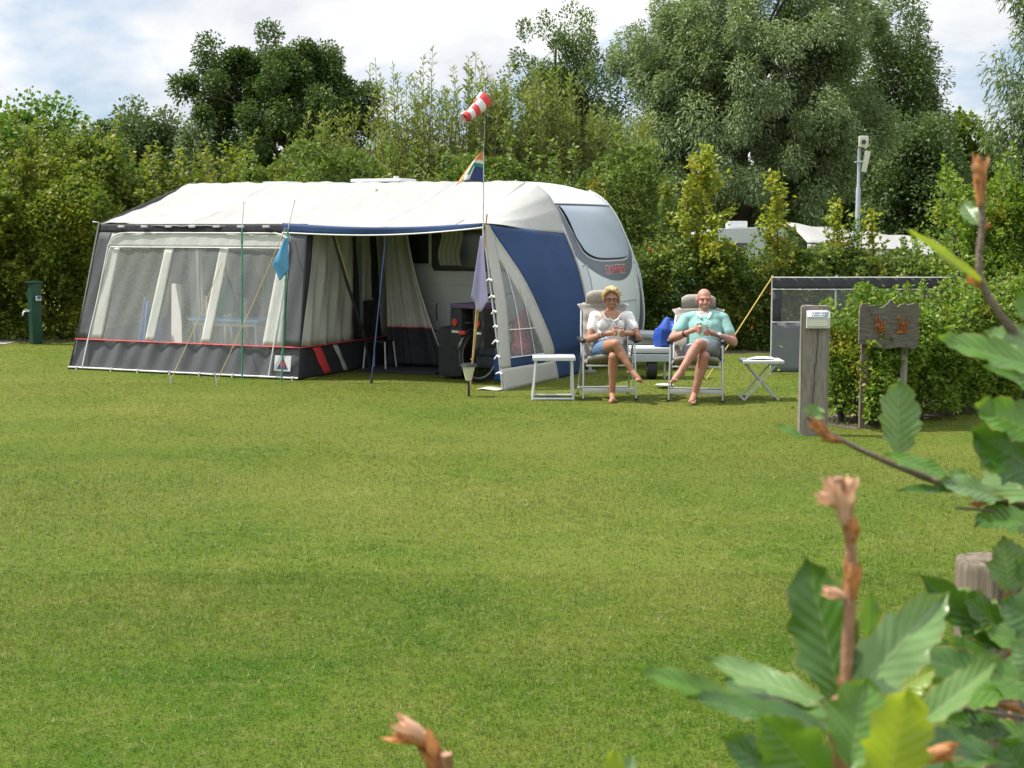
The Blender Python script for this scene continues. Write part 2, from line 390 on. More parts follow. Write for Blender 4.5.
# ------------------------------------------------------------------ palette
LIT = dict(
 lamp_grey=mat('grey_lamp_paint', (.30, .33, .36), .5, .08, 10),
 grey_cloth=mat('grey_awning_cloth', (.088, .090, .096), .85, .12, 3, .25, 40, trans=.04, bvec=(1, 1, .25)),
 black_cloth=mat('black_awning_cloth', (.022, .022, .025), .85, .2, 3, .2, 40),
 white_cloth=mat('white_roof_cloth', (.345, .34, .322), .75, .07, 1.5, .4, 4, trans=.12),
 hood_cloth_lift=mat('roof_end_cloth_lift', (.45, .44, .41), .75, .06, 2, .35, 6, trans=.12),  # same cloth as the roof, coloured paler to offset the shade on this end
 beige_cloth=mat('beige_awning_cloth', (.50, .485, .44), .8, .08, 2, .25, 9, trans=.15),
 pale_cloth=mat('pale_gathered_cloth', (.58, .58, .54), .8, .1, 3, .5, 10, trans=.2, bvec=(6, 6, .4)),
 blue_cloth=mat('blue_awning_cloth', (.014, .045, .135), .75, .12, 2, .2, 8, trans=.06),
 red_piping=mat('red_piping', (.55, .05, .05), .6, .1),
 white_piping=mat('white_piping', (.66, .66, .64), .6, .08),
 film=filmmat('clear_window_film', (.97, .97, .97), .80, (.66, .67, .67)),
 film_clear=filmmat('clear_side_window_film', (.95, .96, .96), .78, (.45, .46, .46)),
 steel=mat('galvanised_steel', (.45, .46, .47), .4, .1, 20, metal=.7),
 alu=mat('brushed_aluminium', (.52, .53, .54), .38, .05, 20, metal=.6),
 alu_paint=mat('silver_paint', (.55, .56, .57), .45, .06, 20, metal=.2),
 white_plastic=mat('white_plastic', (.56, .57, .56), .4, .04, 10),
 black_plastic=mat('black_plastic', (.018, .018, .02), .45, .2, 30),
 rubber=mat('black_rubber', (.02, .02, .02), .8, .2, 30),
 van_white=mat('caravan_paint', (.56, .59, .585), .35, .04, 2, spec=.5, coat=.15),
 van_grey=mat('dark_grey_decal', (.10, .115, .14), .35, .06, 3),
 van_light=mat('light_grey_decal', (.38, .41, .44), .4, .05, 3),
 van_window=mat('tinted_acrylic_window', (.31, .36, .42), .28, .06, 1.2, spec=.6),
 dark_glass=mat('dark_window_glass', (.03, .032, .032), .12, .3, 2, spec=.7),
 van_skirt=mat('grey_caravan_skirt', (.13, .135, .14), .8, .12, 3, .2, 12),
 seat=mat('taupe_seat_fabric', (.26, .235, .205), .9, .08, 20, .3, 120),
 seat_light=mat('taupe_pillow_fabric', (.32, .285, .25), .9, .08, 20, .3, 120),
 denim=mat('denim', (.10, .17, .30), .85, .22, 30, .2, 160),
 white_shirt=mat('white_cotton', (.66, .65, .63), .85, .04, 8, .35, 26),
 mint_shirt=mat('mint_cotton', (.225, .41, .375), .85, .06, 8, .35, 22),
 pale_collar=mat('pale_mint_collar', (.52, .68, .65), .85, .05, 8),
 grey_shorts=mat('grey_shorts_cotton', (.27, .30, .34), .85, .1, 20, .3, 30),
 hair_blond=mat('short_blond_hair', (.50, .36, .16), .55, .6, 60, .9, 110, vec=(1, 1, .5)),
 stubble=mat('grey_stubble', (.36, .22, .165), .8, .2, 120),
 lip=mat('lips', (.30, .115, .095), .9, .1, spec=.1), teeth=mat('teeth', (.55, .52, .47), .35, .03),
 eye_dark=mat('eye_dark', (.035, .025, .02), .3, .1), eye_white=mat('eye_white', (.30, .25, .22), .5, .05),
 mug_mint=mat('mint_mug_glaze', (.42, .62, .56), .3, .04), mug_white=mat('white_mug_glaze', (.74, .80, .76), .3, .04),
 bamboo=mat('bamboo_cane', (.42, .28, .11), .6, .25, 25, vec=(1, 1, .2)),
 rope=mat('yellow_guy_rope', (.48, .33, .08), .8, .2, 90), ochre_rope=mat('ochre_guy_rope', (.33, .26, .11), .8, .2, 90),
 green_pole=mat('green_pole_paint', (.06, .22, .14), .45, .15), blue_pole=mat('blue_pole_paint', (.03, .06, .17), .45, .15),
 flag_blue=mat('light_blue_pennant', (.12, .36, .58), .8, .06, 5, trans=.25), flag_lilac=mat('lilac_pennant', (.50, .47, .66), .8, .1, 5, trans=.3),
 sock_red=mat('red_windsock_cloth', (.75, .07, .07), .7, .06, trans=.25), sock_white=mat('white_windsock_cloth', (.82, .80, .78), .7, .04, trans=.3),
 orange=mat('orange_cloth', (.70, .28, .12), .8, .06, trans=.2), navy=mat('navy_cloth', (.04, .06, .20), .8, .08, trans=.15),
 flag_green=mat('green_cloth', (.05, .30, .20), .8, .06, trans=.2), flag_white=mat('white_flag_cloth', (.75, .75, .72), .8, .04, trans=.3),
 bag_blue=mat('bright_blue_bag', (.016, .065, .34), .5, .1, 6, .3, 14), dark_bag=mat('black_pannier_cloth', (.016, .016, .018), .8, .25, 10, .3, 60),
 red_light=mat('red_reflector', (.32, .02, .015), .25, .05), purple=mat('purple_trim', (.075, .045, .095), .8, .1),
 pink=mat('pink_flower_cushion', (.62, .14, .19), .85, .5, 22), box_blue=mat('blue_storage_box', (.03, .10, .36), .5, .1),
 table_blue=mat('pale_blue_table', (.25, .45, .72), .4, .06), bag_green=mat('green_hanging_bag', (.10, .38, .24), .8, .12, trans=.2),
 curtain_blue=mat('blue_folded_cloth', (.06, .16, .36), .8, .15, 4), board=mat('cream_board', (.62, .60, .54), .7, .06),
 green_metal=mat('dark_green_post_paint', (.008, .048, .030), .4, .12), tap=mat('chromed_brass', (.6, .6, .62), .25, .05, metal=.8),
 screen_grey=mat('grey_windbreak_cloth', (.17, .18, .19), .85, .08, 3, .3, 30, bvec=(1, 1, .2)), screen_dark=mat('dark_windbreak_cloth', (.055, .055, .06), .85, .12, 3, .4, 18, bvec=(4, 1, .3)),
 wood_post=woodmat('weathered_post_wood', [(.13, .11, .09), (.22, .19, .16), (.31, .275, .235), (.25, .23, .20)]),
 wood_sign=woodmat('weathered_sign_wood', [(.062, .052, .042), (.125, .110, .088), (.185, .168, .138), (.110, .108, .088)], (2, 2, 9), 4),
 wood_round=woodmat('old_round_post_wood', [(.05, .04, .03), (.17, .135, .10), (.30, .245, .185), (.21, .175, .13)], (22, 22, 1.1), 6),
 rust=mat('rusty_iron', (.30, .095, .022), .9, .5, 30, .5, 80),
 print_dark=mat('printed_ink', (.16, .17, .24), .6, .1), paper=mat('magazine_paper', (.70, .70, .68), .6, .12, 14),
 cream_plastic=mat('cream_plastic', (.62, .60, .48), .45, .05),
 bark=mat('bark', (.075, .06, .045), .9, .35, 9, .6, 30, vec=(3, 3, .6)), twig=mat('green_brown_twig', (.11, .085, .05), .8, .3, 12),
 soil=mat('hedge_soil', (.10, .075, .055), .95, .35, 9, .6, 25), paving=mat('pale_paving', (.36, .34, .31), .9, .15, 5, .2, 30),
)
# skin: colour mottled, a little sheen
def skinmat(name, c, red):
    m, nt, out = nodes(name)
    b = N(nt, 'ShaderNodeBsdfPrincipled', Roughness=.55)
    b.inputs['Subsurface Weight'].default_value = .08; b.inputs['Subsurface Radius'].default_value = (.01, .004, .002)
    n = noise(nt, 7, 4)
    nt.links.new(mixc(nt, ramp(nt, n, [(.35, (0, 0, 0)), (.7, (1, 1, 1))]), c, red), b.inputs['Base Color'])
    nt.links.new(b.outputs[0], out.inputs[0]); return m
LIT['skin_w'] = skinmat('tanned_skin', (.31, .155, .09), (.345, .152, .09))
LIT['skin_m'] = skinmat('ruddy_skin', (.37, .19, .13), (.41, .172, .125))

LF = dict(
 oak=leafmat('oak_leaves', [(0.045, 0.079, 0.024), (0.068, 0.112, 0.029), (0.114, 0.156, 0.043)], .25),
 far=leafmat('far_leaves', [(0.083, 0.120, 0.053), (0.113, 0.150, 0.064), (0.150, 0.187, 0.083)], .22),
 willow=leafmat('willow_leaves', [(0.112, 0.160, 0.070), (0.172, 0.221, 0.097), (0.268, 0.328, 0.174)], .22, .5),
 dark=leafmat('dark_leaves', [(0.052, 0.088, 0.030), (0.082, 0.124, 0.042), (0.134, 0.180, 0.067)], .22),
 poplar=leafmat('grey_green_leaves', [(0.086, 0.133, 0.050), (0.125, 0.173, 0.066), (0.188, 0.235, 0.094)], .25),
 osier=leafmat('osier_leaves', [(0.126, 0.165, 0.038), (0.191, 0.226, 0.055), (0.270, 0.287, 0.090)], .35),
 hedge_y=leafmat('hornbeam_leaves', [(0.082, 0.129, 0.023), (0.149, 0.196, 0.033), (0.248, 0.266, 0.051)], .36, .5, .22, (.26, .25, .03), 1.1),
 hedge_g=leafmat('green_hedge_leaves', [(0.062, 0.125, 0.022), (0.106, 0.188, 0.035), (0.175, 0.256, 0.050)], .3, .5),
 hedge_m=leafmat('mixed_hedge_leaves', [(0.071, 0.120, 0.025), (0.125, 0.184, 0.038), (0.213, 0.252, 0.060)], .3, .5, .2, (.21, .19, .03), 1.4),
 hedge_r=leafmat('young_hedge_leaves', [(0.081, 0.151, 0.021), (0.139, 0.215, 0.030), (0.255, 0.314, 0.048)], .34, .45, .14, (.27, .25, .03), 1.8),
 sapling=leafmat('yellow_green_leaves', [(0.162, 0.216, 0.024), (0.257, 0.297, 0.035), (0.392, 0.378, 0.054)], .34, .45, .3, (.31, .24, .03), 2),
 berry=leafmat('red_flower_heads', [(.42, .08, .03), (.5, .12, .05), (.55, .2, .08)], .1),
)

# ------------------------------------------------------------------ ground
def grass_colour(nt, kind='Object'):
    n0 = noise(nt, .16, 3, None, .5, kind); n1 = noise(nt, .35, 4, None, .6, kind); n2 = noise(nt, 1.1, 6, None, .68, kind); n3 = noise(nt, 9, 3, None, .6, kind)
    c = ramp(nt, n2, [(.33, (.048, .100, .007)), (.5, (.072, .122, .010)), (.70, (.112, .142, .020))])
    # drier sward in the middle of the pitch, greener nearer the hedge
    tc = nt.nodes.new('ShaderNodeTexCoord'); sp = nt.nodes.new('ShaderNodeSeparateXYZ'); nt.links.new(tc.outputs[kind], sp.inputs[0])
    mr = N(nt, 'ShaderNodeMapRange'); mr.inputs['From Min'].default_value = 6; mr.inputs['From Max'].default_value = 13; mr.inputs['To Min'].default_value = -.10; mr.inputs['To Max'].default_value = .09
    nt.links.new(sp.outputs[1], mr.inputs['Value'])
    ad = N(nt, 'ShaderNodeMath', operation='ADD'); nt.links.new(n1, ad.inputs[0]); nt.links.new(mr.outputs[0], ad.inputs[1])
    c = mixc(nt, ramp(nt, ad.outputs[0], [(.36, (0, 0, 0)), (.66, (.75, .75, .75))]), c, (.140, .150, .028))
    c = mixc(nt, ramp(nt, n3, [(.50, (0, 0, 0)), (.74, (.5, .5, .5))]), c, (.165, .168, .045))
    c = mixc(nt, 1.0, c, ramp(nt, n0, [(.36, (.90, .95, .90)), (.62, (1.16, 1.12, 1.2))]), 'MULTIPLY')
    return c
def lawn_mat():
    m, nt, out = nodes('mown_lawn')
    b = N(nt, 'ShaderNodeBsdfPrincipled', Roughness=.9); b.inputs['Specular IOR Level'].default_value = .1
    c = grass_colour(nt)
    nf = noise(nt, 70, 4, (1, .5, 1), .7)
    c = mixc(nt, 1.0, c, ramp(nt, nf, [(.25, (.8, .8, .75)), (.6, (1.08, 1.08, 1))]), 'MULTIPLY')
    nt.links.new(c, b.inputs['Base Color'])
    bn = N(nt, 'ShaderNodeBump', Strength=.8, Distance=.03); nt.links.new(nf, bn.inputs['Height']); nt.links.new(bn.outputs[0], b.inputs['Normal'])
    nt.links.new(b.outputs[0], out.inputs[0]); return m
def blade_mat():
    m, nt, out = nodes('grass_blades')
    b = N(nt, 'ShaderNodeBsdfPrincipled', Roughness=.5); b.inputs['Specular IOR Level'].default_value = .12
    g = N(nt, 'ShaderNodeNewGeometry')
    v = ramp(nt, g.outputs['Random Per Island'], [(0, (.7, .8, .6)), (.45, (.97, 1, .9)), (.8, (1.25, 1.2, 1.2)), (.92, (1.7, 1.5, 2.4)), (1, (2.2, 2.0, 5.0))])
    c = mixc(nt, 1.0, grass_colour(nt), v, 'MULTIPLY')
    nt.links.new(c, b.inputs['Base Color'])
    t = N(nt, 'ShaderNodeBsdfTranslucent'); nt.links.new(c, t.inputs[0])
    mx = N(nt, 'ShaderNodeMixShader', Fac=.4)
    nt.links.new(b.outputs[0], mx.inputs[1]); nt.links.new(t.outputs[0], mx.inputs[2])
    nt.links.new(mx.outputs[0], out.inputs[0]); return m
b = MB(); b.grid(lambda u, v: (-300+600*u, -60+560*v, 0), 12, 12)
tag(b.build('lawn', lawn_mat()), kind='structure')
def blades():
    parts = []
    for y0, y1, dens, w, h in ((3.8, 8.5, 8500, .0030, .024), (8.5, 13, 3400, .0044, .023), (13, 19, 2500, .0055, .018), (19, 27, 900, .009, .018)):
        n = int(dens*(y1-y0)*((y0+y1)/2*.78+3.6))
        Y = np.sqrt(rng.uniform(y0**2, y1**2, n)); X = rng.uniform(-1, 1, n)*(.39*Y+1.8)
        # tufts
        k = rng.integers(0, n, n); tuf = rng.uniform(size=n) < .45; X[tuf] = X[k[tuf]]+rng.normal(size=tuf.sum())*.012; Y[tuf] = Y[k[tuf]]+rng.normal(size=tuf.sum())*.012
        an = rng.uniform(0, 2*PI, n); tilt = rng.uniform(.3, 1.4, n)
        hh = h*rng.uniform(.45, 1.25, n)*(1+.25*np.sin(X*1.7+1)*np.sin(Y*1.3))
        ww = w*rng.uniform(.6, 1.3, n)
        bx = np.stack([np.cos(an), np.sin(an), np.zeros(n)], 1)
        d = np.stack([-np.sin(an)*np.sin(tilt), np.cos(an)*np.sin(tilt), np.cos(tilt)], 1)
        c = np.stack([X, Y, np.zeros(n)], 1)
        V = np.empty((n, 3, 3)); V[:, 0] = c-bx*ww[:, None]*.5; V[:, 1] = c+bx*ww[:, None]*.5; V[:, 2] = c+d*hh[:, None]
        parts.append(V.reshape(-1, 3))
    nb = sum(len(q) for q in parts)//3
    # longer pale and dry blades lying over the sward
    n = 27000; Y = np.sqrt(rng.uniform(3.8**2, 12**2, n)); X = rng.uniform(-1, 1, n)*(.39*Y+1.8)
    an = rng.uniform(0, 2*PI, n); L = rng.uniform(.018, .048, n); w = rng.uniform(.0018, .0036, n)*(.6+Y/12)
    ax = np.stack([np.cos(an), np.sin(an), rng.uniform(.05, .7, n)], 1); sx = np.stack([-np.sin(an), np.cos(an), np.zeros(n)], 1)
    c = np.stack([X, Y, rng.uniform(.006, .016, n)], 1); V = np.empty((n, 3, 3))
    V[:, 0] = c-sx*w[:, None]*.5; V[:, 1] = c+sx*w[:, None]*.5; V[:, 2] = c+ax*L[:, None]
    parts.append(V.reshape(-1, 3))
    o = quads_object('grass', np.concatenate(parts), [blade_mat(), leafmat('pale_dry_blades', [(.09, .15, .03), (.17, .20, .07), (.29, .26, .12)], .3, .5)], None, 3)
    mi = np.zeros(len(o.data.polygons), dtype=np.int32); mi[nb:] = 1; o.data.polygons.foreach_set('material_index', mi)
    tag(o, 'short mown grass blades over the whole lawn', 'grass', kind='stuff')
blades()

# soil under the hedge by the sign, paving by the tap
def sheet(name, poly, m, z=.004):
    b = MB(); b.add([(x, y, z) for x, y in poly], [list(range(len(poly)))])
    o = b.build(name, m); o['kind'] = 'structure'; return o
# ------------------------------------------------------------------ soil, path
sheet('soil_bed', [(3.35, 14.62), (4.9, 15.98), (7.6, 18.5), (7.2, 19.6), (4.3, 16.9), (3.0, 15.3)], LIT['soil'])
sheet('hedge_bed', [(-13, 25.9), (-7.2, 25.7), (-3, 26), (1.5, 23.4), (8.5, 23.2), (8.5, 27), (-13, 29)], LIT['soil'], .003)
sheet('path', [(-13, 25.15), (-8.55, 25.2), (-8.5, 25.75), (-13, 25.85)], LIT['paving'], .008)

# ------------------------------------------------------------------ trees
def tree(name, label, px, ytop, wpx, Y, lm, nleaf, size, aspect, zc, rz, nclump, crad, clz=1.0, down=0.0, trunk=.16, shell=.45, lump=.22, lobes=(), group='trees behind the pitch', depthk=.9, nlimb=24, zlow=-1.0):
    sc = FOC/Y
    base = P(px, 225, Y); base[2] = 0
    top = P(px, ytop, Y)[2]
    o = empty(name, base, label, 'tree', group)
    rx = wpx/2/sc
    c = np.array([base[0], Y, zc])
    X, D, CC = crown_points(c, (rx, rx*depthk, rz), nclump, nleaf, crad, lump, shell, zlow, clz)
    Xs, Ds, Cs = [X], [D], [CC]
    for (dx, dz, r, k) in lobes:
        x2, d2, c2 = crown_points(c+np.array([dx, 0, dz]), (r, r*.9, r*.85), max(12, int(nclump*k)), int(nleaf*k), crad, lump, shell, -1, clz)
        Xs.append(x2); Ds.append(d2); Cs.append(c2)
    X = np.concatenate(Xs); D = np.concatenate(Ds); CC = np.concatenate(Cs)
    keep = X[:, 2] > .25; X = X[keep]; D = D[keep]
    D = D+rng.normal(size=D.shape)*.55+np.array([0, 0, -down])
    quads_object('crown', leaf_verts(X, D, size, aspect, .2), LF[lm], o)
    wood_tree(o, base, (base[0], Y, min(top*.9, zc+rz*.6)), trunk, CC, LIT['bark'], nlimb=nlimb)
    return o
tree('oak_tree', 'round dark green oak standing alone against the sky beyond the tent', 283, 34, 178, 48, 'oak', 66000, .105, .62, 5.5, 2.55, 95, .46, lump=.16, lobes=((2.1, .1, 1.25, .2), (-1.7, -.9, 1.4, .2), (-1.5, 1.0, 1.3, .16), (1.2, 1.2, 1.3, .16)), trunk=.28, nlimb=40)
tree('weeping_birch', 'thin drooping birch on the left of the round oak', 200, 122, 42, 46, 'far', 6000, .15, .4, 3.6, 1.7, 40, .4, 1.8, .8, .1)
tree('distant_tree', 'pale grey green tree farthest off, above the hedge left of the oak', 150, 112, 105, 62, 'far', 22000, .17, .6, 4.6, 2.5, 70, .7, trunk=.2)
tree('distant_tree', 'far green tree between the leafy left tree and the grey green one', 95, 132, 80, 58, 'dark', 9000, .2, .6, 3.8, 2.2, 50, .6, trunk=.2)
tree('maple_tree', 'fresh green bushy tree at the left edge rising over the tall hedge', 18, 118, 125, 32, 'hedge_g', 32000, .115, .75, 2.7, 1.7, 75, .5, trunk=.16)
tree('poplar_tree', 'airy feathered tree between the windsock and the silvery willow', 565, -6, 120, 52, 'poplar', 30000, .13, .45, 6.0, 3.9, 130, .42, 1.4, -.5, .2, shell=.7, lump=.24, lobes=((-1.0, -1.6, 1.5, .35), (1.0, -1.2, 1.4, .3)))
tree('willow_tree', 'huge silvery willow, tallest tree in view, above the seated couple', 738, -60, 246, 40, 'willow', 170000, .105, .36, 5.1, 4.4, 260, .48, 1.15, .25, .38, shell=.4, lump=.14, lobes=((-2.4, -1.6, 1.6, .12), (-1.3, 1.6, 1.9, .14), (2.3, -.8, 1.7, .14), (1.9, 1.8, 1.6, .12)), zlow=-.9, nlimb=60)
tree('alder_tree', 'dark narrow tree with bare twigs on its right flank, right of the willow', 898, -12, 112, 46, 'poplar', 60000, .11, .42, 5.0, 4.6, 150, .48, 1.1, .1, .2)
tree('hanging_willow', 'drooping willow cut off by the right edge of the view', 1034, -40, 84, 31, 'poplar', 16000, .14, .24, 4.0, 3.6, 70, .38, 1.7, .9, .16)
tree('field_maple', 'low yellowish tree in the gap left of the drooping willow', 962, 100, 80, 52, 'hedge_m', 9000, .2, .6, 3.6, 2.5, 50, .6)
tree('elder_tree', 'mid green tree under the drooping willow, right of the lamp post', 925, 120, 110, 43, 'dark', 26000, .13, .6, 2.7, 2.2, 70, .6)
tree('shaded_tree', 'deep green tree behind the lamp post, below the willow', 850, 40, 120, 50, 'dark', 28000, .14, .6, 3.6, 2.9, 70, .65)
tree('shaded_tree', 'deep green tree glimpsed low between the willow and the tall shoots', 640, 70, 100, 52, 'dark', 20000, .14, .6, 3.4, 3.0, 60, .65)
tree('shaded_tree', 'deep green tree low behind the rounded osier', 400, 120, 150, 55, 'dark', 12000, .2, .6, 2.9, 2.4, 60, .7)
# far wood closing the view
def far_wood():
    V = []
    for i in range(64):
        X = -40+80*i/63+rng.normal()*.6; Y = rng.uniform(66, 74); h = rng.uniform(4.2, 6.2)
        if -8 < X < -2: h *= .8
        x, d, c = crown_points((X, Y, h*.5), (1.6, 1.4, h*.5), 22, 1100, .7, .2, .5)
        V.append(leaf_verts(x, d+rng.normal(size=d.shape)*.5, .34, .7, .2))
    tag(quads_object('far_wood', np.concatenate(V), LF['dark']), 'continuous dark wood far beyond the campsite hedges', 'wood', kind='stuff')
far_wood()

def shoots(name, label, X0, X1, Y, hf, n, lm, size, aspect, perstem, lean=.12, group='osier shrubs behind the caravan', cat='shrub', depth=1.2, spread=.06):
    """a stool of upright withies, each clothed in narrow leaves"""
    o = empty(name, ((X0+X1)/2, Y, 0), label, cat, group)
    sb = MB(); C, D = [], []
    for i in range(n):
        u = rng.uniform(0, 1); x = X0+(X1-X0)*u; h = hf(u)*rng.uniform(.62, 1.03)
        y = Y+rng.uniform(-.5, .5)*depth
        p0 = np.array([x*.75+(X0+X1)/2*.25, y, 0]); p1 = np.array([x+(u-.5)*lean*h+rng.normal()*spread*h*.5, y+rng.normal()*.15, h])
        mid = p0*.5+p1*.5+np.array([rng.normal()*.08, rng.normal()*.08, 0])
        sb.tube([p0, mid, p1], [.022, .013, .003], 5)
        m = int(perstem*rng.uniform(.7, 1.2)); s = rng.uniform(.22, 1, m)
        q = (1-s)[:, None]**2*p0+2*(s*(1-s))[:, None]*mid+(s**2)[:, None]*p1
        lat = rng.normal(size=(m, 3))*np.array([1, 1, .2])
        C.append(q+unit(lat)*(rng.uniform(0, 1, m)*.27*(1.05-s))[:, None]); D.append(unit(lat)*.75+np.array([0, 0, .75]))
    quads_object('foliage', leaf_verts(np.concatenate(C), np.concatenate(D), size, aspect, .1), LF[lm], o)
    sb.build('stems', LIT['twig'], o); return o
def xw(px, Y): return P(px, 225, Y)[0]
def zw(py, Y): return P(512, py, Y)[2]
shoots('osier_shrub', 'olive green rounded osier shrub in front of the round oak', xw(268, 31), xw(402, 31), 31, lambda u: zw(106, 31)*(1-.5*abs(2*u-1.1)**2.4), 190, 'osier', .14, .2, 150, .1)
shoots('osier_shrub', 'tall osier with single spikes against the sky, under the windsock', xw(384, 29), xw(508, 29), 29, lambda u: zw(50+34*abs(math.sin(u*9)), 29), 150, 'osier', .125, .23, 175, .06, spread=.05)
shoots('osier_shrub', 'broad yellow green osier thicket right of the windsock', xw(490, 29), xw(650, 29), 29, lambda u: zw(72+62*u*u+16*math.sin(u*11), 29), 270, 'osier', .125, .24, 170, .05)

# ------------------------------------------------------------------ hedges
bush('hornbeam_hedge', 'tall yellowish hornbeam hedge behind the dark green tap post', 'hedge', (-8.7, 27.2, 0), 7.6, 2.2,
     lambda u: 2.72+.3*math.sin(u*15)+.24*math.sin(u*37+1)-1.0*max(0, u-.2), 105000, .082, .74, LF['hedge_y'], LIT['bark'], ang=.02, group='hedges around the pitch', lump=.46, lk=1.9, sprigs=260, splen=(.3, 1.05), stems=30, hollow=.26, fsprigs=420, fslen=(.25, .7))
bush('mixed_hedge', 'dark mixed hedge with a few red berries behind the two seated people', 'hedge', (4.6, 24.7, 0), 8.0, 1.9,
     lambda u: 1.50+.12*math.sin(u*23)+.09*math.sin(u*51+2)+.55*max(0, -.27-u)*3-.12*max(0, u)*2, 92000, .07, .66, LF['hedge_m'], LIT['bark'], ang=-.03, group='hedges around the pitch', lump=.2, lk=2.6, sprigs=90, splen=(.15, .6), stems=26, fsprigs=260, fslen=(.15, .42), leafmat2=LF['berry'], part2=('berry_cluster', 30))
bush('privet_hedge', 'low green hedge behind the caravan roof between osiers', 'hedge', (-1.0, 26.6, 0), 7.0, 1.6,
     lambda u: 2.9+.2*math.sin(u*17), 42000, .09, .6, LF['hedge_m'], LIT['bark'], group='hedges around the pitch', lump=.25, sprigs=30, stems=14)
bush('corner_shrub', 'yellow green shrub rising behind the hedge at the right edge', 'shrub', (7.15, 20.2, 0), 2.6, 1.7,
     lambda u: 2.3+.2*math.sin(u*21)+.15*math.sin(u*47), 40000, .065, .7, LF['hedge_r'], LIT['bark'], lump=.2, lk=2.4, sprigs=50, splen=(.2, .6), stems=14, fsprigs=110, fslen=(.15, .4))
bush('hornbeam_hedge', 'low clipped green hedge growing around the wooden name sign', 'hedge', (5.28, 16.78, 0), 5.5, 1.0,
     lambda u: .97+.24*min(1, (u+.5)*1.5)+.05*math.sin(u*31)+.05*math.sin(u*67+1)-.25*max(0, -.44-u)*8, 76000, .050, .68, LF['hedge_r'], LIT['bark'], ang=math.radians(42.5), group='hedges around the pitch', lump=.2, lk=3.0, sprigs=150, splen=(.08, .34), fsprigs=240, fslen=(.08, .26), stems=34, hollow=.13, skirt=.1)

def sapling(label, px, ytop, wpx, Y, n, lm='sapling'):
    b0 = P(px, 225, Y); b0[2] = 0; h = zw(ytop, Y); r = wpx/2/(FOC/Y)
    o = empty('young_tree', b0, label, 'young tree', 'young trees growing out of the hedge')
    sb = MB(); C, D = [], []
    top = b0+np.array([rng.normal()*.05, 0, h]); sb.tube([b0, b0*.5+top*.5+np.array([.04, 0, 0]), top], [.03, .02, .004], 6)
    nb = int(26+n/160)
    for i in range(nb):
        t = .32+.66*(i+.5)/nb; q = b0+(top-b0)*t; an = rng.uniform(0, 2*PI)
        L = r*(1.08-t)**.75*1.45*rng.uniform(.5, 1.1)
        e = q+np.array([math.cos(an)*L, math.sin(an)*L, L*rng.uniform(.3, .8)])
        sb.tube([q, e], [.007, .002], 4)
        m = max(6, int(n/nb*(.4+L/r))); s = rng.uniform(.05, 1.05, m)[:, None]
        C.append(q+(e-q)*s+rng.normal(size=(m, 3))*.055); D.append(unit(e-q)*.7+rng.normal(size=(m, 3))*.6)
    m = 60; s = rng.uniform(.75, 1, m)[:, None]
    C.append(b0+(top-b0)*s+rng.normal(size=(m, 3))*.03); D.append(rng.normal(size=(m, 3))*.5+np.array([0, 0, .8]))
    quads_object('crown', leaf_verts(np.concatenate(C), np.concatenate(D), .085, .62, .1), LF[lm], o)
    sb.build('trunk', LIT['twig'], o)
sapling('broad yellow green young tree above the hedge between the caravan and the bald man', 704, 148, 70, 24.0, 2600)
sapling('slim pointed yellow green young tree right of the broad one', 777, 172, 42, 24.2, 1100)
sapling('small twiggy young tree just left of the lamp post', 836, 202, 34, 24.2, 600)
sapling('tiny young tree just right of the lamp post', 876, 210, 26, 24.4, 420)
sapling('slender green young tree behind the right end of the caravan', 668, 182, 40, 24.6, 900, 'hedge_m')

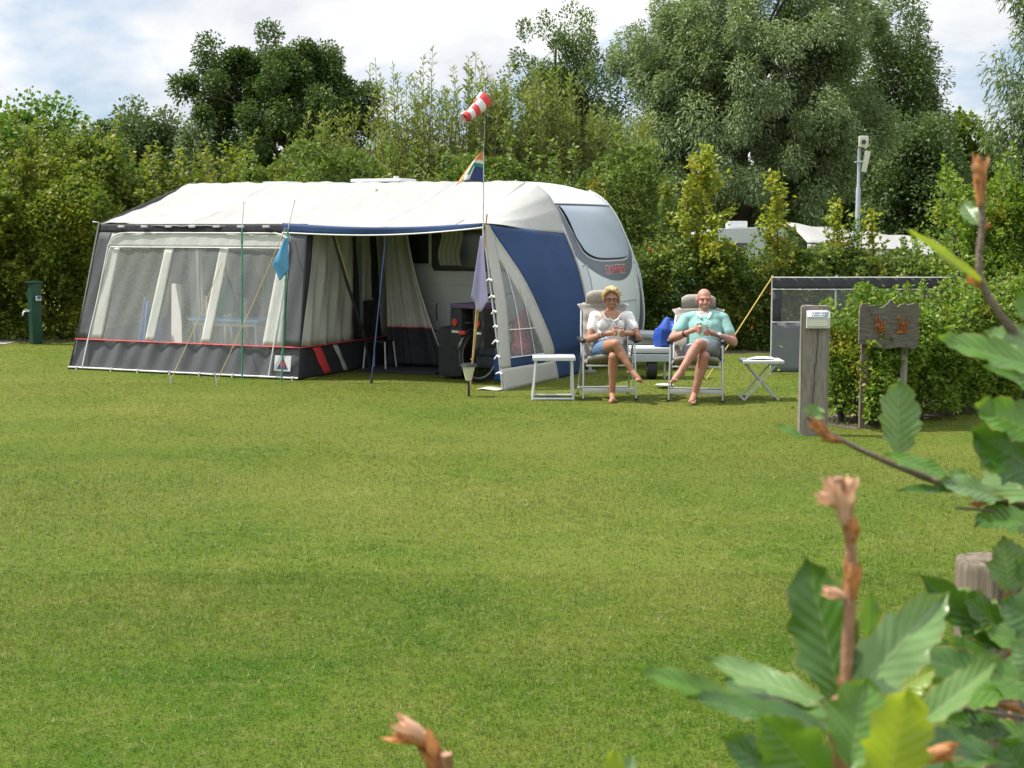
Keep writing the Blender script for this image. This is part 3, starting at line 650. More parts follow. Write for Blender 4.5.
# ------------------------------------------------------------------ neighbours behind the hedge
def neighbours():
    Y = 33.0
    # white awning
    o = empty('neighbour_awning', (xw(860, Y), Y, 0), 'white neighbouring awning with a long sloping roof behind the hedge', 'awning')
    x0, x1 = xw(797, Y), xw(950, Y)
    zr0, zr1 = zw(223, Y), zw(240, Y)
    b = MB()
    b.grid(lambda u, v: (x0+(x1-x0)*u, Y-1.2+2.6*v, (zr0+(zr1-zr0)*u)-.42*(1-v)**1.3+.02*math.sin(u*25)), 24, 8)
    b.build('roof', LIT['white_cloth'], o, thick=.02)
    b = MB(); b.grid(lambda u, v: (x0+(x1-x0)*u, Y-1.21+.02*math.sin(u*60), (zr0+(zr1-zr0)*u)-.44-.2*v), 40, 2); b.build('valance', LIT['beige_cloth'], o, thick=.01)
    b = MB(); b.grid(lambda u, v: (x0+(x1-x0)*(.05+.5*u), Y-1.15+.03*math.sin(u*40), 1.5*(1-v)), 30, 4); b.build('front_panel', LIT['grey_cloth'], o, thick=.01)
    for u in (.02, .62, .8, .97):
        b = MB(); b.tube([(x0+(x1-x0)*u, Y-1.1, 0), (x0+(x1-x0)*u, Y-1.1, (zr0+(zr1-zr0)*u)-.45)], .018); b.build('pole', LIT['alu_paint'], o)
    # white caravan
    Y = 34.0
    o = empty('neighbour_caravan', (xw(738, Y), Y, 0), 'white neighbouring caravan, mostly hidden by the hedge above the bald man', 'caravan')
    x0, x1 = xw(690, Y), xw(796, Y); zt = zw(229, Y)
    prof = [(x0+.25, .45), (x0, .8), (x0+.02, 1.4), (x0+.25, zt-.1), (x0+.6, zt), (x1-.3, zt+.04), (x1, zt-.25), (x1, .45)]
    b = MB(); b.prism([(x, Y, z) for x, z in prof], (0, 2.1, 0)); b.build('body', LIT['van_white'], o, angle=20)
    b = MB(); b.box((x0+.9, Y-.015, 1.35), (.8, .03, .5), bev=.01); b.build('window', LIT['dark_glass'], o)
    b = MB(); b.box(((x0+x1)/2, Y+1, zt+.1), (.45, .45, .16), bev=.03); b.build('roof_hatch', LIT['white_plastic'], o)
    for q in (.2,):
        b = MB(); b.tube([((x0+x1)/2, Y+.1, .32), ((x0+x1)/2, Y+.3, .32)], .32, 20); b.build('wheel', LIT['rubber'], o)
    b = MB(); b.bar((x0+.1, Y+1, .42), (x0-1.0, Y+1, .42), .08, .08); b.bar((x0-.9, Y+1, .40), (x0-.9, Y+1, 0), .05, .05)
    b.build('drawbar', LIT['alu_paint'], o)
    # blue and white tent just past the caravan nose
    Y = 33.2
    o = empty('neighbour_tent', (xw(652, Y), Y, 0), 'small blue and white tent glimpsed through the hedge beside the caravan front', 'tent')
    xa, xb, zt = xw(640, Y), xw(690, Y), zw(237, Y)
    b = MB(); b.grid(lambda u, v: (xa+(xb-xa)*u, Y-.9+1.8*v, zt-.16-.9*abs(v-.5)+.0*u), 4, 8); b.build('roof', LIT['white_cloth'], o, thick=.02)
    b = MB(); b.grid(lambda u, v: (xa+(xb-xa)*u, Y-.88+.02*math.sin(u*30), (zt-.62)*(1-v)), 16, 2); b.build('wall', LIT['table_blue'], o, thick=.015)
    b = MB(); b.grid(lambda u, v: (xa+(xb-xa)*u, Y+.88, (zt-.62)*(1-v)), 16, 2); b.build('wall', LIT['table_blue'], o, thick=.015)
neighbours()

# lamp post behind the hedge
def lamp_post():
    Y = 30.0; x = xw(857.5, Y)
    o = empty('lamp_post', (x, Y, 0), 'slim grey post with a square lamp head and a tilted slat behind the hedge', 'lamp post')
    zt = zw(135, Y); zm = zw(188, Y)
    b = MB(); b.lathe((x, Y, 0), [(.048, 0), (.048, zm), (.033, zm+.03), (.033, zt-.25)], 12); b.build('pole', LIT['lamp_grey'], o)
    b = MB(); b.box((x+.065, Y-.06, zt-.13), (.19, .08, .22), bev=.03); h = b.build('lamp_head', LIT['cream_plastic'], o)
    b = MB(); b.tube([(x+.06, Y-.12, zt-.14), (x+.06, Y-.09, zt-.14)], .045, 14); b.build('sensor', LIT['dark_glass'], h)
    b = MB(); b.bar((x+.17, Y-.02, zw(151, Y)), (x+.09, Y-.02, zw(172, Y)), .06, .1, bev=.01); b.build('slat', LIT['cream_plastic'], o)
    b = MB(); b.bar((x-.1, Y-.03, zw(162, Y)), (x+.16, Y-.03, zw(161, Y)), .03, .03); b.build('bracket', LIT['alu_paint'], o)
lamp_post()

# tap post
def tap_post():
    q = G(36, 344); x, Y = q[0], q[1]
    o = empty('tap_post', (x, Y, 0), 'dark green square water tap post at the hedge foot', 'water post')
    rot = Euler((0, 0, math.radians(38))).to_matrix()
    zt = P(36, 283, Y)[2]
    b = MB(); b.box((x, Y, zt/2), (.17, .17, zt), rot, .006); b.build('post', LIT['green_metal'], o)
    b = MB(); b.box((x, Y, zt+.015), (.235, .235, .03), rot, .006); b.build('cap', LIT['green_metal'], o)
    zx = P(36, 311, Y)[2]; t = MB()
    t.tube([(x-.07, Y-.07, zx), (x-.13, Y-.13, zx), (x-.15, Y-.15, zx-.02), (x-.155, Y-.155, zx-.07)], .016, 10)
    t.tube([(x-.11, Y-.11, zx), (x-.11, Y-.11, zx+.035)], .01, 8); t.bar((x-.15, Y-.09, zx+.037), (x-.07, Y-.13, zx+.037), .018, .01)
    t.build('tap', LIT['tap'], o)
    zb = P(36, 298, Y)[2]
    b = MB(); b.box((x+.1, Y-.1, zb), (.09, .03, .08), Euler((0, 0, math.radians(38+0))).to_matrix(), .004); s = b.build('notice', LIT['white_plastic'], o)
    b = MB(); b.box((x+.115, Y-.118, zb+.015), (.06, .006, .04), Euler((0, 0, math.radians(38))).to_matrix()); b.build('pictogram', LIT['bag_blue'], s)
tap_post()

# windbreak behind the post
def windbreak():
    q = G(771, 374); x0, Y0 = q[0], q[1]; q1 = G(957, 374); x1, Y1 = q1[0], q1[1]
    o = empty('windbreak', (x0, Y0, 0), 'grey cloth windbreak with a clear window strip in front of the hedge', 'windbreak')
    L = math.hypot(x1-x0, Y1-Y0); H = P(771, 277, Y0)[2]
    def W(u, h, off=0): return (x0+(x1-x0)*u, Y0+(Y1-Y0)*u+off+.02*math.sin(u*9+h*2), h)
    b = MB(); b.grid(lambda u, v: W(u, .02+.68*v, .012*math.sin(u*34)), 60, 8); b.build('panel', LIT['screen_grey'], o, thick=.006)
    b = MB(); b.grid(lambda u, v: W(u, H-.16+.15*v, .01*math.sin(u*70)), 80, 3); b.build('top_band', LIT['screen_dark'], o, thick=.008)
    b = MB(); b.grid(lambda u, v: W(.045+.955*u, .70+(H-.86)*v, .006*math.sin(u*20)), 50, 5); b.build('window', LIT['film_clear'], o)
    b = MB(); b.grid(lambda u, v: W(.004+.045*u, .69+(H-.85)*v), 3, 3); b.build('window_border', LIT['screen_dark'], o, thick=.006)
    for h in (.70, H-.165, H-.005):
        b = MB(); b.tube([W(u, h, -.008) for u in np.linspace(0, 1, 24)], .008, 6); b.build('piping', LIT['white_piping'], o)
    for i, u in enumerate((0, .34, .67, 1)):
        b = MB(); b.tube([W(u, -.12+.0, .02), W(u, H+.02, .02)], .012, 8); b.build('pole', LIT['alu_paint'], o)
    b = MB(); e = G(688, 372); b.tube([W(0, H, .02), (e[0]+.1, Y0-.9, .02)], .009, 6); b.build('guy_rope', LIT['rope'], o)
    b = MB(); b.tube([(e[0]+.12, Y0-.9, -.1), (e[0]+.08, Y0-.9, .05)], .006, 6); b.build('peg', LIT['steel'], o)
windbreak()

# wooden post with a number box; carved sign
def number_post():
    q = G(814, 436); x, Y = q[0], q[1]
    o = empty('wooden_post', (x, Y, 0), 'thick weathered square post with a small number plate at its top', 'post')
    H = P(814, 306, Y)[2]; w = 28/1500*Y
    b = MB(); rot = Euler((0, 0, math.radians(-4))).to_matrix()
    bm = bmesh.new(); bmesh.ops.create_cube(bm, size=1)
    for v in bm.verts:
        v.co = Vector((v.co.x*w, v.co.y*.15, (v.co.z+.5)*(H+.15)-.15))
    bmesh.ops.subdivide_edges(bm, edges=bm.edges[:], cuts=3)
    bmesh.ops.bevel(bm, geom=[e for e in bm.edges if len(e.link_faces) == 2 and e.calc_face_angle() > 1], offset=.012, segments=2, affect='EDGES')
    for v in bm.verts: v.co += Vector((rng.normal(), rng.normal(), rng.normal()))*.003
    bm.transform(Matrix.Translation((x, Y+.075, 0)) @ rot.to_4x4()); bm.verts.index_update()
    b.add([v.co for v in bm.verts], [[v.index for v in f.verts] for f in bm.faces]); bm.free()
    p = b.build('post', LIT['wood_post'], o, angle=50)
    # drying cracks, front face
    b = MB()
    zs = np.linspace(.05, H-.22, 26); xs = x-.02+np.cumsum(rng.normal(size=26)*.004)
    for i in range(25): b.bar((xs[i], Y-.001, zs[i]), (xs[i+1], Y-.001, zs[i+1]), .006+.004*abs(math.sin(i*.5)), .006)
    b.build('crack', LIT['bark'], p)
    # plate box: sloping lid above a small window
    z = P(814, 318, Y)[2]; k = Y/1500
    b = MB()
    w2 = 12.5*k
    b.prism([(x-w2+.02, Y-.002, z-10*k), (x-w2+.02, Y-.045, z-10*k), (x-w2+.02, Y-.05, z+1*k), (x-w2+.02, Y-.01, z+7.5*k), (x-w2+.02, Y-.002, z+7.5*k)], (w2*1.85, 0, 0))
    n = b.build('number_box', LIT['alu_paint'], o, smooth=False)
    b = MB(); b.prism([(x-w2+.02, Y-.053, z+1*k), (x-w2+.04, Y-.014, z+7.5*k), (x+w2*.85-.0, Y-.014, z+7.5*k), (x+w2*.85-.035, Y-.053, z+1*k)], (0, -.006, .004)); f = b.build('lid', LIT['white_plastic'], n, smooth=False)
    b = MB()
    for r in range(2):
        for i in range(7):
            t0 = .25+.35*r; yy = Y-.0605+.039*t0; zz = z+(1+6.5*t0)*k+.003
            b.box((x-w2*.6+i*w2*.2+.02+.01*r, yy, zz), (w2*(.1+.05*((i*7+r*3) % 3)), .003, .016), Euler((-.55, 0, 0)).to_matrix())
    b.build('print', LIT['print_dark'], f, smooth=False)
    b = MB(); b.box((x+.005, Y-.051, z-5*k), (w2*1.5, .008, 6*k)); b.build('slot', LIT['cream_plastic'], n)
number_post()

def name_sign():
    Y = 14.62; x0, x1 = xw(862, Y), xw(922, Y); z0, z1 = zw(349, Y), zw(302, Y)
    o = empty('name_sign', ((x0+x1)/2, Y, 0), 'weathered wooden board on two legs with rusty letters, set in the hedge', 'sign')
    W, Hh = x1-x0, z1-z0
    top = []; bot = []
    for i in range(41):
        u = i/40
        zt = .93+.02*math.sin(u*13+.5)+.018*math.sin(u*29)+.008*math.sin(u*77)+(.085*math.exp(-((u-.53)/.05)**2))-(.035*math.exp(-((u-.33)/.04)**2))-(.05*math.exp(-((u-.64)/.05)**2))+.05*math.exp(-((u-.82)/.13)**2)
        zb = .02+.08*max(0, 1-u*3.2)+.02*math.sin(u*11)
        if u < .05: zt -= (.05-u)*1.2
        if u > .95: zt -= (u-.95)*1.6; zb += (u-.95)*1.8
        top.append((x0+W*u, Y, z0+Hh*zt)); bot.append((x0+W*u, Y, z0+Hh*zb))
    b = MB(); k = len(top)
    front = top+bot; back = [(a, y+.05, c) for a, y, c in front]
    fs = []
    for i in range(k-1):
        fs += [[i, i+1, k+i+1, k+i], [2*k+i+1, 2*k+i, 3*k+i, 3*k+i+1], [i+1, i, 2*k+i, 2*k+i+1], [k+i, k+i+1, 3*k+i+1, 3*k+i]]
    fs += [[0, k, 3*k, 2*k], [k-1, 3*k-1, 4*k-1, 2*k-1]]
    b.add(front+back, fs); bd = b.build('board', LIT['wood_sign'], o, angle=35)
    for word, uc, sz in (('Het', .345, .25), ('Zand', .715, .235)):
        V, Fc = text_mesh(word, sz, .006, 0, .0035)
        b = MB(); b.add([(x0+W*uc+vx*(.26 if word == 'Het' else .215), Y-.010-vz, z0+Hh*.50+vy) for vx, vy, vz in V], Fc)
        b.build('lettering', LIT['rust'], bd, smooth=False)
    b = MB(); b.ball((x0+W*.2, Y-.001, z0+Hh*.73), (.006, .004, .016), 10); b.build('knot_hole', LIT['bark'], bd)
    for px, w in ((868, .085), (907, .07)):
        b = MB(); x = xw(px, Y+.1); b.box((x, Y+.1, (z0+.25-.2)/2), (w, .07, z0+.25+.2), bev=.008); b.build('leg', LIT['wood_post'] if px > 880 else LIT['wood_round'], o)
name_sign()
# ------------------------------------------------------------------ tent frame: s along the front (0 = right corner), t into the depth, h up
TO = G(505, 391); _L = G(68, 369)
ta = (_L-TO)/np.linalg.norm(_L-TO); td = np.array([-ta[1], ta[0], 0]); td = td if td[1] > 0 else -td
SL = float(np.linalg.norm(_L-TO))           # 6.72 m
def T(s, t, h): return TO+s*ta+t*td+np.array([0, 0, h])
def lerp(a, b, k): return a+(b-a)*k
CT = 2.42                                   # caravan near side
CW = 2.34
PR = np.array([(.30, .02), (.36, -.04), (.55, -.07), (.75, -.072), (1.0, -.045), (1.2, .0), (1.42, .06), (1.65, .145), (1.88, .25), (2.08, .345), (2.27, .475), (2.40, .60), (2.50, .77), (2.565, 1.0), (2.59, 1.3)])
def nose(h): return float(np.interp(h, PR[:, 0], PR[:, 1]))
def nose_s(h):  # smoothed
    return sum(nose(np.clip(h+d, .3, 2.59)) for d in (-.06, -.03, 0, .03, .06))/5
def front(h, t, off=0.0):
    k = np.clip((t-CT)/CW, 0, 1); w = np.clip((2.5-h)/.3, 0, 1)
    s = nose_s(h)-.13*math.sin(PI*k)**.8*w
    dh = .02; sl = (nose_s(h+dh)-nose_s(h-dh))/(2*dh); nn = math.hypot(1, sl)
    return T(s-off/nn, t, h+off*sl/nn)

def caravan():
    o = empty('caravan', T(3.2, CT+CW/2, 0), 'white caravan with a sloping dark front window, joined to the big awning', 'caravan')
    # body: rings across the width, edges rounded
    hs = list(PR[:, 0][:-1])
    hs = np.unique(np.concatenate([np.linspace(.30, 2.45, 34), np.linspace(2.45, 2.565, 8)]))
    ts = [(0, .055), (.012, .025), (.035, .006), (.08, 0)]
    stat = [(CT+a, e) for a, e in ts]+[(CT+CW*k, 0) for k in np.linspace(.1, .9, 13)]+[(CT+CW-a, e) for a, e in ts[::-1]]
    rings = []
    for t, e in stat:
        r = []
        k = np.clip((t-CT)/CW, 0, 1)
        for h in hs:
            w = np.clip((2.5-h)/.3, 0, 1)
            r.append((nose_s(h)-.13*math.sin(PI*k)**.8*w+e, h))
        for s_ in np.linspace(1.15, 6.0, 12): r.append((s_, 2.585+.03*math.sin(PI*k)+.02*(s_-1)/5-e))
        r += [(6.25, 2.52-e), (6.42-e, 2.3), (6.46-e, 1.6), (6.46-e, .9), (6.4-e, .32)]
        rings.append([T(s_, t, h) for s_, h in r])
    b = MB(); n = len(rings[0]); vs = [q for r in rings for q in r]
    fs = [[i*n+j, i*n+(j+1) % n, (i+1)*n+(j+1) % n, (i+1)*n+j] for i in range(len(rings)-1) for j in range(n)]
    fs += [list(range(n)), [(len(rings)-1)*n+j for j in range(n)][::-1]]
    b.add(vs, fs); b.build('body', LIT['van_white'], o, angle=32)
    def patch(low, high, t0, t1, off, nt=26, nh=14):
        b = MB(); b.grid(lambda u, v: front(lerp(low(lerp(t0, t1, u)), high(lerp(t0, t1, u)), v), lerp(t0, t1, u), off), nt, nh); return b
    def se(t, c, w, n): return (1-min(1, abs((t-c)/w))**n)**(1/n)
    tc = CT+CW/2
    # dark decal surrounding the window, its lower edge a shallow bow
    lowd = lambda t: 1.62-.40*max(0, 1-((t-tc)/1.13)**2)**.8
    patch(lowd, lambda t: 2.28, tc-1.12, tc+1.12, .004).build('front_decal', LIT['van_grey'], o)
    loww = lambda t: 2.0-.47*se(t, tc, .95, 4.0)
    hiw = lambda t: 2.245
    lowl = lambda t: 2.0-.515*se(t, tc, .99, 4.0)
    w = patch(lambda t: lowl(t), lambda t: 2.262, tc-.99, tc+.99, .008).build('window_rim', LIT['van_light'], o)
    patch(lambda t: 2.0-.488*se(t, tc, .965, 4.0), lambda t: 2.256, tc-.965, tc+.965, .013).build('seal', LIT['black_plastic'], w)
    patch(loww, hiw, tc-.945, tc+.945, .03).build('front_window', LIT['van_window'], o)
    # roof rail above the window
    b = MB(); b.tube([front(2.285, t, .012) for t in np.linspace(CT+.05, CT+CW-.05, 20)], .014, 8); b.build('roof_trim', LIT['alu_paint'], o)
    # corner trims
    for t in (CT+.03, CT+CW-.03):
        b = MB(); b.tube([front(h, t, .008) for h in np.linspace(.4, 2.5, 40)], .02, 8); b.build('corner_rail', LIT['alu_paint'], o)
    # lettering
    V, Fc = text_mesh('TABBERT', .15, .002, .25, .004)
    V2, F2 = text_mesh('TABBERT', .15, .001, .25, .011)
    for (VV, FF, m, of, nm) in ((V2, F2, 'white_plastic', .007, 'lettering_outline'), (V, Fc, 'red_light', .010, 'lettering')):
        b = MB(); b.add([front(1.37+y, tc-.02+x*1.3, of+z) for x, y, z in VV], FF); b.build(nm, LIT[m], o, smooth=False)
    # grab handles
    for t, hh in ((CT+.17, 1.27), (CT+CW-.17, 1.27)):
        b = MB(); pts = [front(hh+.18, t, 0), front(hh+.17, t, .05), front(hh, t, .06), front(hh-.17, t, .05), front(hh-.18, t, 0)]
        b.tube(pts, .012, 8); b.build('grab_handle', LIT['van_light'], o)
    # gas locker hatch outline and dark corner decal at the low right
    b = MB(); q = [(.50, tc-.55), (.93, tc-.55), (.93, tc+.60), (.50, tc+.60), (.50, tc-.55)]
    pts = []
    for (h0, t0), (h1, t1) in zip(q[:-1], q[1:]): pts += [front(lerp(h0, h1, k), lerp(t0, t1, k), .004) for k in np.linspace(0, 1, 8)[:-1]]
    b.tube(pts+[pts[0]], .009, 6); b.build('locker_seam', LIT['van_light'], o)
    patch(lambda t: .42, lambda t: .45+.85*((t-(CT+CW-.42))/.36)**.8 if t > CT+CW-.42 else .45, CT+CW-.42, CT+CW-.06, .005).build('corner_decal', LIT['van_grey'], o)
    # side: wall panel seams, window, red line, skirt
    t = CT-.004
    b = MB(); b.prism([T(.72, t, 1.36), T(2.2, t, 1.36), T(2.24, t, 1.42), T(2.24, t, 1.93), T(2.2, t, 1.99), T(.72, t, 1.99), T(.68, t, 1.93), T(.68, t, 1.42)], -.03*td)
    wf = b.build('side_window', LIT['black_plastic'], o)
    b = MB(); b.prism([T(.78, t-.031, 1.41), T(2.15, t-.031, 1.41), T(2.19, t-.031, 1.45), T(2.19, t-.031, 1.9), T(2.15, t-.031, 1.94), T(.78, t-.031, 1.94), T(.73, t-.031, 1.9), T(.73, t-.031, 1.45)], -.012*td)
    b.build('pane', LIT['dark_glass'], wf)
    b = MB(); b.grid(lambda u, v: T(2.1-.34*u+.03*math.sin(v*5), t-.0445-.002*math.sin(u*30), 1.44+.47*v), 14, 6); b.build('curtain', LIT['beige_cloth'], wf)
    b = MB(); b.prism([T(2.3, t, 1.46), T(3.1, t, 1.46), T(3.1, t, 2.0), T(2.3, t, 2.0)], -.02*td); b.build('shaded_window', LIT['dark_glass'], o)
    b = MB(); b.bar(T(2.28, t-.012, 1.43), T(3.12, t-.012, 1.43), .03, .03); b.build('window_ledge', LIT['alu_paint'], o)
    b = MB(); b.bar(T(.1, t-.002, .515), T(6.3, t-.002, .515), .008, .018); b.build('side_stripe', LIT['red_piping'], o)
    b = MB(); b.bar(T(.1, t-.002, 1.16), T(6.3, t-.002, 1.16), .006, .006); b.build('panel_seam', LIT['van_light'], o)
    b = MB(); b.grid(lambda u, v: T(lerp(.2, 6.4, u), CT-.03-.06*(1-v)+.025*math.sin(u*40)*(1-v), .02+.36*v), 90, 4); b.build('skirt', LIT['van_skirt'], o, thick=.006)
    # rear window and lamps out of sight behind the awning; wheels
    for tt in (CT+.12, CT+CW-.32):
        b = MB(); b.tube([T(3.3, tt, .3), T(3.3, tt+.18, .3)], .3, 24); wv = b.build('wheel', LIT['rubber'], o)
        b = MB(); b.tube([T(3.3, tt-.006, .3), T(3.3, tt+.02, .3)], .19, 20); b.build('rim', LIT['alu'], wv)
    # roof hatches
    b = MB(); b.box(T(3.5, CT+.85, 2.655), (.85, .5, .05), Matrix((ta, td, (0, 0, 1))).transposed(), .025); h = b.build('roof_hatch', LIT['white_plastic'], o)
    b = MB(); b.tube([T(3.2, CT+.7, 2.67), T(3.2, CT+.7, 2.715)], .04, 12); b.build('vent', LIT['white_plastic'], h)
    b = MB(); b.box(T(5.3, CT+.9, 2.635), (.45, .45, .05), Matrix((ta, td, (0, 0, 1))).transposed(), .025); b.build('roof_hatch', LIT['white_plastic'], o)
    b = MB(); b.box(T(2.35, CT+1.4, 2.72), (.1, .1, .22), Matrix((ta, td, (0, 0, 1))).transposed(), .01); b.build('flue', LIT['black_plastic'], o)
    # drawbar, coupling cover, jockey wheel
    tm = tc
    b = MB()
    for dt in (-.5, .5): b.bar(T(.3, tm+dt, .38), T(-1.05, tm, .40), .07, .10)
    b.bar(T(-.95, tm, .40), T(-1.4, tm, .41), .08, .08, bev=.01); b.build('drawbar', LIT['alu_paint'], o)
    b = MB(); b.box(T(-.62, tm, .47), (.95, .62, .07), Matrix((ta, td, (0, 0, 1))).transposed(), .03); b.build('drawbar_cover', LIT['van_light'], o)
    b = MB(); b.tube([T(-.95, tm-.1, .12), T(-.95, tm-.1, .62)], .025, 10); jw = b.build('jockey_wheel', LIT['alu_paint'], o)
    b = MB(); b.tube([T(-.98, tm-.14, .105), T(-.98, tm-.06, .105)], .105, 18); b.build('tyre', LIT['rubber'], jw)
    b = MB(); b.bar(T(-.05, CT+.25, .35), T(-.05, CT+.25, 0), .05, .05); b.box(T(-.05, CT+.25, .012), (.16, .16, .024)); b.build('corner_steady', LIT['steel'], o)
    return o
CARAVAN = caravan()

# ------------------------------------------------------------------ awning
def awning():
    o = empty('awning', T(3.3, 1.2, 0), 'large grey awning with white roof and blue side wall pitched against the caravan', 'awning')
    ET, EH = .3, 2.035                     # eave
    SR, SLf = .41, 6.30                    # eave ends
    nz = Lump(9, 2.2)
    def wob(s, t, h, k=.012): return k*float(nz(np.array([[s*2.1, t*2, h*1.3]]))[0])
    # roof --------------------------------------------------------
    S0 = .80
    def eave_h(s): 
        sag = .055*math.sin(PI*np.clip((s-SR)/(3.3-SR), 0, 1))+.03*math.sin(PI*np.clip((s-3.3)/(SLf-3.3), 0, 1))
        return EH-.02-sag
    def roof(s, k):                        # k 0 eave .. 1 caravan rail
        t = lerp(ET-.02, CT+.05, k)
        hr = lerp(eave_h(s), 2.60+.022*(s-1)/5, k)-.03*math.sin(PI*k)
        return t, hr
    def roof_pt(u, v):
        k = v
        left = lerp(SLf+.02, 6.42, k**.8)
        s = lerp(S0, left, u)
        t, h = roof(s, k)
        # left end falls away along a hip
        e = max(0, (s-(left-.55))/.55); h -= .0*e
        return T(s, t+.0, h+wob(s, t, h, .012)-.03*abs(math.sin((s-3.32)*PI/1.53))*math.sin(PI*k)**1.2*min(1, max(0, (6.2-s)/.6))+.006*math.sin(s*9+t*14)+.005*math.sin(s*23-t*6))
    for sv in (1.9, 3.32, 4.85):
        uu = (sv-S0)/(6.32-S0); b = MB(); b.tube([roof_pt(uu, v)+np.array([0, 0, .001]) for v in np.linspace(0, 1, 40)], .0055, 6); b.build('roof_seam', LIT['white_cloth'], o)
    b = MB(); b.grid(roof_pt, 90, 22); b.build('roof', LIT['white_cloth'], o, thick=.006)
    # rounded right end of the roof: follows the caravan's nose
    def hood(u, v):
        t, hA = roof(S0, v); sA = S0
        sB = lerp(SR, nose(1.88)-.02, v); hB = lerp(EH-.02, 1.88, v)
        ps = np.interp(u, [0, .22, .45, .72, 1], [0, .26, .56, .82, 1]); ph = np.interp(u, [0, .22, .45, .72, 1], [0, .07, .26, .58, 1])
        s = lerp(sA, sB, ps); h = lerp(hA, hB, ph)
        return T(s, t, h+wob(s*2, t, h, .010))
    b = MB(); b.grid(hood, 24, 22); b.build('roof_end', LIT['hood_cloth_lift'], o, thick=.006)
    # left gable
    def left_wall(u, v):
        t = lerp(0, CT, u); top = lerp(EH, 2.62, u); h = top*v
        s = lerp(SL, lerp(SLf, 6.42, u), v); t2 = lerp(t, lerp(ET, CT, u), v)
        return s, t2, h
    def lw(u0, u1, v0, v1, off=0): return lambda u, v: (lambda q: T(q[0]+off+wob(*q, .006), q[1], q[2]))(left_wall(lerp(u0, u1, u), lerp(v0, v1, v)))
    for (u0, u1, v0, v1) in ((0, .12, 0, 1), (.88, 1, 0, 1), (.12, .88, 0, .24), (.12, .88, .84, 1)):
        b = MB(); b.grid(lw(u0, u1, v0, v1), 10, 12); b.build('left_wall', LIT['grey_cloth'], o, thick=.004)
    b = MB(); b.grid(lw(.12, .88, .24, .84), 12, 10); b.build('left_window', LIT['film'], o)
    # pale inner lining hanging before the caravan, seen through the front windows
    b = MB(); b.grid(lambda u, v: T(lerp(6.15, 4.75, u), 2.22+.04*math.sin(u*26)+.02*math.sin(u*61+v*3), lerp(.06, 2.35, v)), 60, 8); b.build('inner_lining', LIT['pale_cloth'], o, thick=.004)
    for u0 in (.12, .5):
        b = MB(); b.grid(lambda u, v: T(lerp(6.15, 4.75, u0+.2*u), 2.16, lerp(.95, 1.75, v)), 4, 4); b.build('lining_window', LIT['dark_glass'], o, thick=.01)
    # front of the closed part -------------------------------------
    SP = 2.95
    fw = Lump(9, 1.6)
    def FP(f, h, off=0.0, wrk=.010):
        k = h/EH
        s = lerp(lerp(SL, SLf, k), SP, f); t = ET*k
        w = wrk*(.7*math.sin(f*46+h*3)+.6*math.sin(f*83-h*5+1))*(.4+.6*abs(math.sin(h*1.7)))+wrk*1.2*float(fw(np.array([[s*1.9, h*1.2, 0]]))[0])
        return T(s, t-off+w, h)
    def panel(f0, f1, h0, h1, off=0.0, nu=40, nv=14, wrk=.010, f0t=None, f1t=None):
        f0t = f0 if f0t is None else f0t; f1t = f1 if f1t is None else f1t
        b = MB(); b.grid(lambda u, v: FP(lerp(lerp(f0, f0t, v), lerp(f1, f1t, v), u), lerp(h0, h1, v), off, wrk), nu, nv); return b
    HB, HW0, HW1, HT = .42, .44, 1.70, 1.90
    panel(0, 1, .015, HB, wrk=.024, nu=110).build('skirt', LIT['grey_cloth'], o, thick=.004)
    panel(0, .062, HB, HT, nu=6).build('corner_column', LIT['grey_cloth'], o, thick=.004)
    panel(.925, 1, HB, HT, nu=8).build('corner_column', LIT['grey_cloth'], o, thick=.004)
    panel(0, 1, HT, EH-.02, nu=60, nv=3).build('front_top_band', LIT['black_cloth'], o, thick=.004)
    panel(.062, .925, HW1, HT, nu=120, nv=5, wrk=.006).build('gathered_band', LIT['pale_cloth'], o, thick=.004)
    M_ = [(.062, .125, .062, .122), (.325, .368, .342, .385), (.575, .618, .605, .65), (.84, .925, .885, .925)]
    for a, c, at, ct_ in M_:
        panel(a, c, HB, HW1, nu=5, nv=16, f0t=at, f1t=ct_, wrk=.004).build('mullion', LIT['pale_cloth'], o, thick=.004)
    for (a, at), (c, ct_) in (((.125, .122), (.325, .342)), ((.368, .385), (.575, .605)), ((.618, .65), (.84, .885))):
        w = panel(a, c, HB, HW1, nu=18, nv=16, f0t=at, f1t=ct_, wrk=.006).build('front_window', LIT['film'], o)
    # piping
    def pipe(pts, r, m, nm='piping'):
        b = MB(); b.tube(pts, r, 6); return b.build(nm, LIT[m], o)
    pipe([FP(f, HB, .012) for f in np.linspace(0, 1, 90)], .009, 'red_piping')
    pr = [(.064, .02)]+[(.064, h) for h in np.linspace(.2, 1.72, 12)]+[(.07, 1.80), (.085, 1.855), (.11, 1.885)]+[(f, 1.895) for f in np.linspace(.14, .86, 20)]+[(.895, 1.87), (.918, 1.82), (.925, 1.72)]+[(lerp(.925, .88, k), lerp(1.66, .02, k)) for k in np.linspace(0, 1, 14)]
    pipe([FP(f, h, .014) for f, h in pr], .010, 'white_piping')
    pipe([FP(f, HW1, .012) for f in np.linspace(.075, .92, 40)], .008, 'white_piping')
    pipe([FP(f, .03, .02, .02) for f in np.linspace(0, 1, 80)], .013, 'white_piping', 'hem')
    for f in (.115, .23, .345, .46, .58, .7, .82):
        b = MB(); q = FP(f, EH-.055, .03); b.box(q, (.10, .03, .03), Matrix((ta, td, (0, 0, 1))).transposed(), .008)
        if f > .2 or 1: b.build('toggle', LIT['white_plastic'], o)
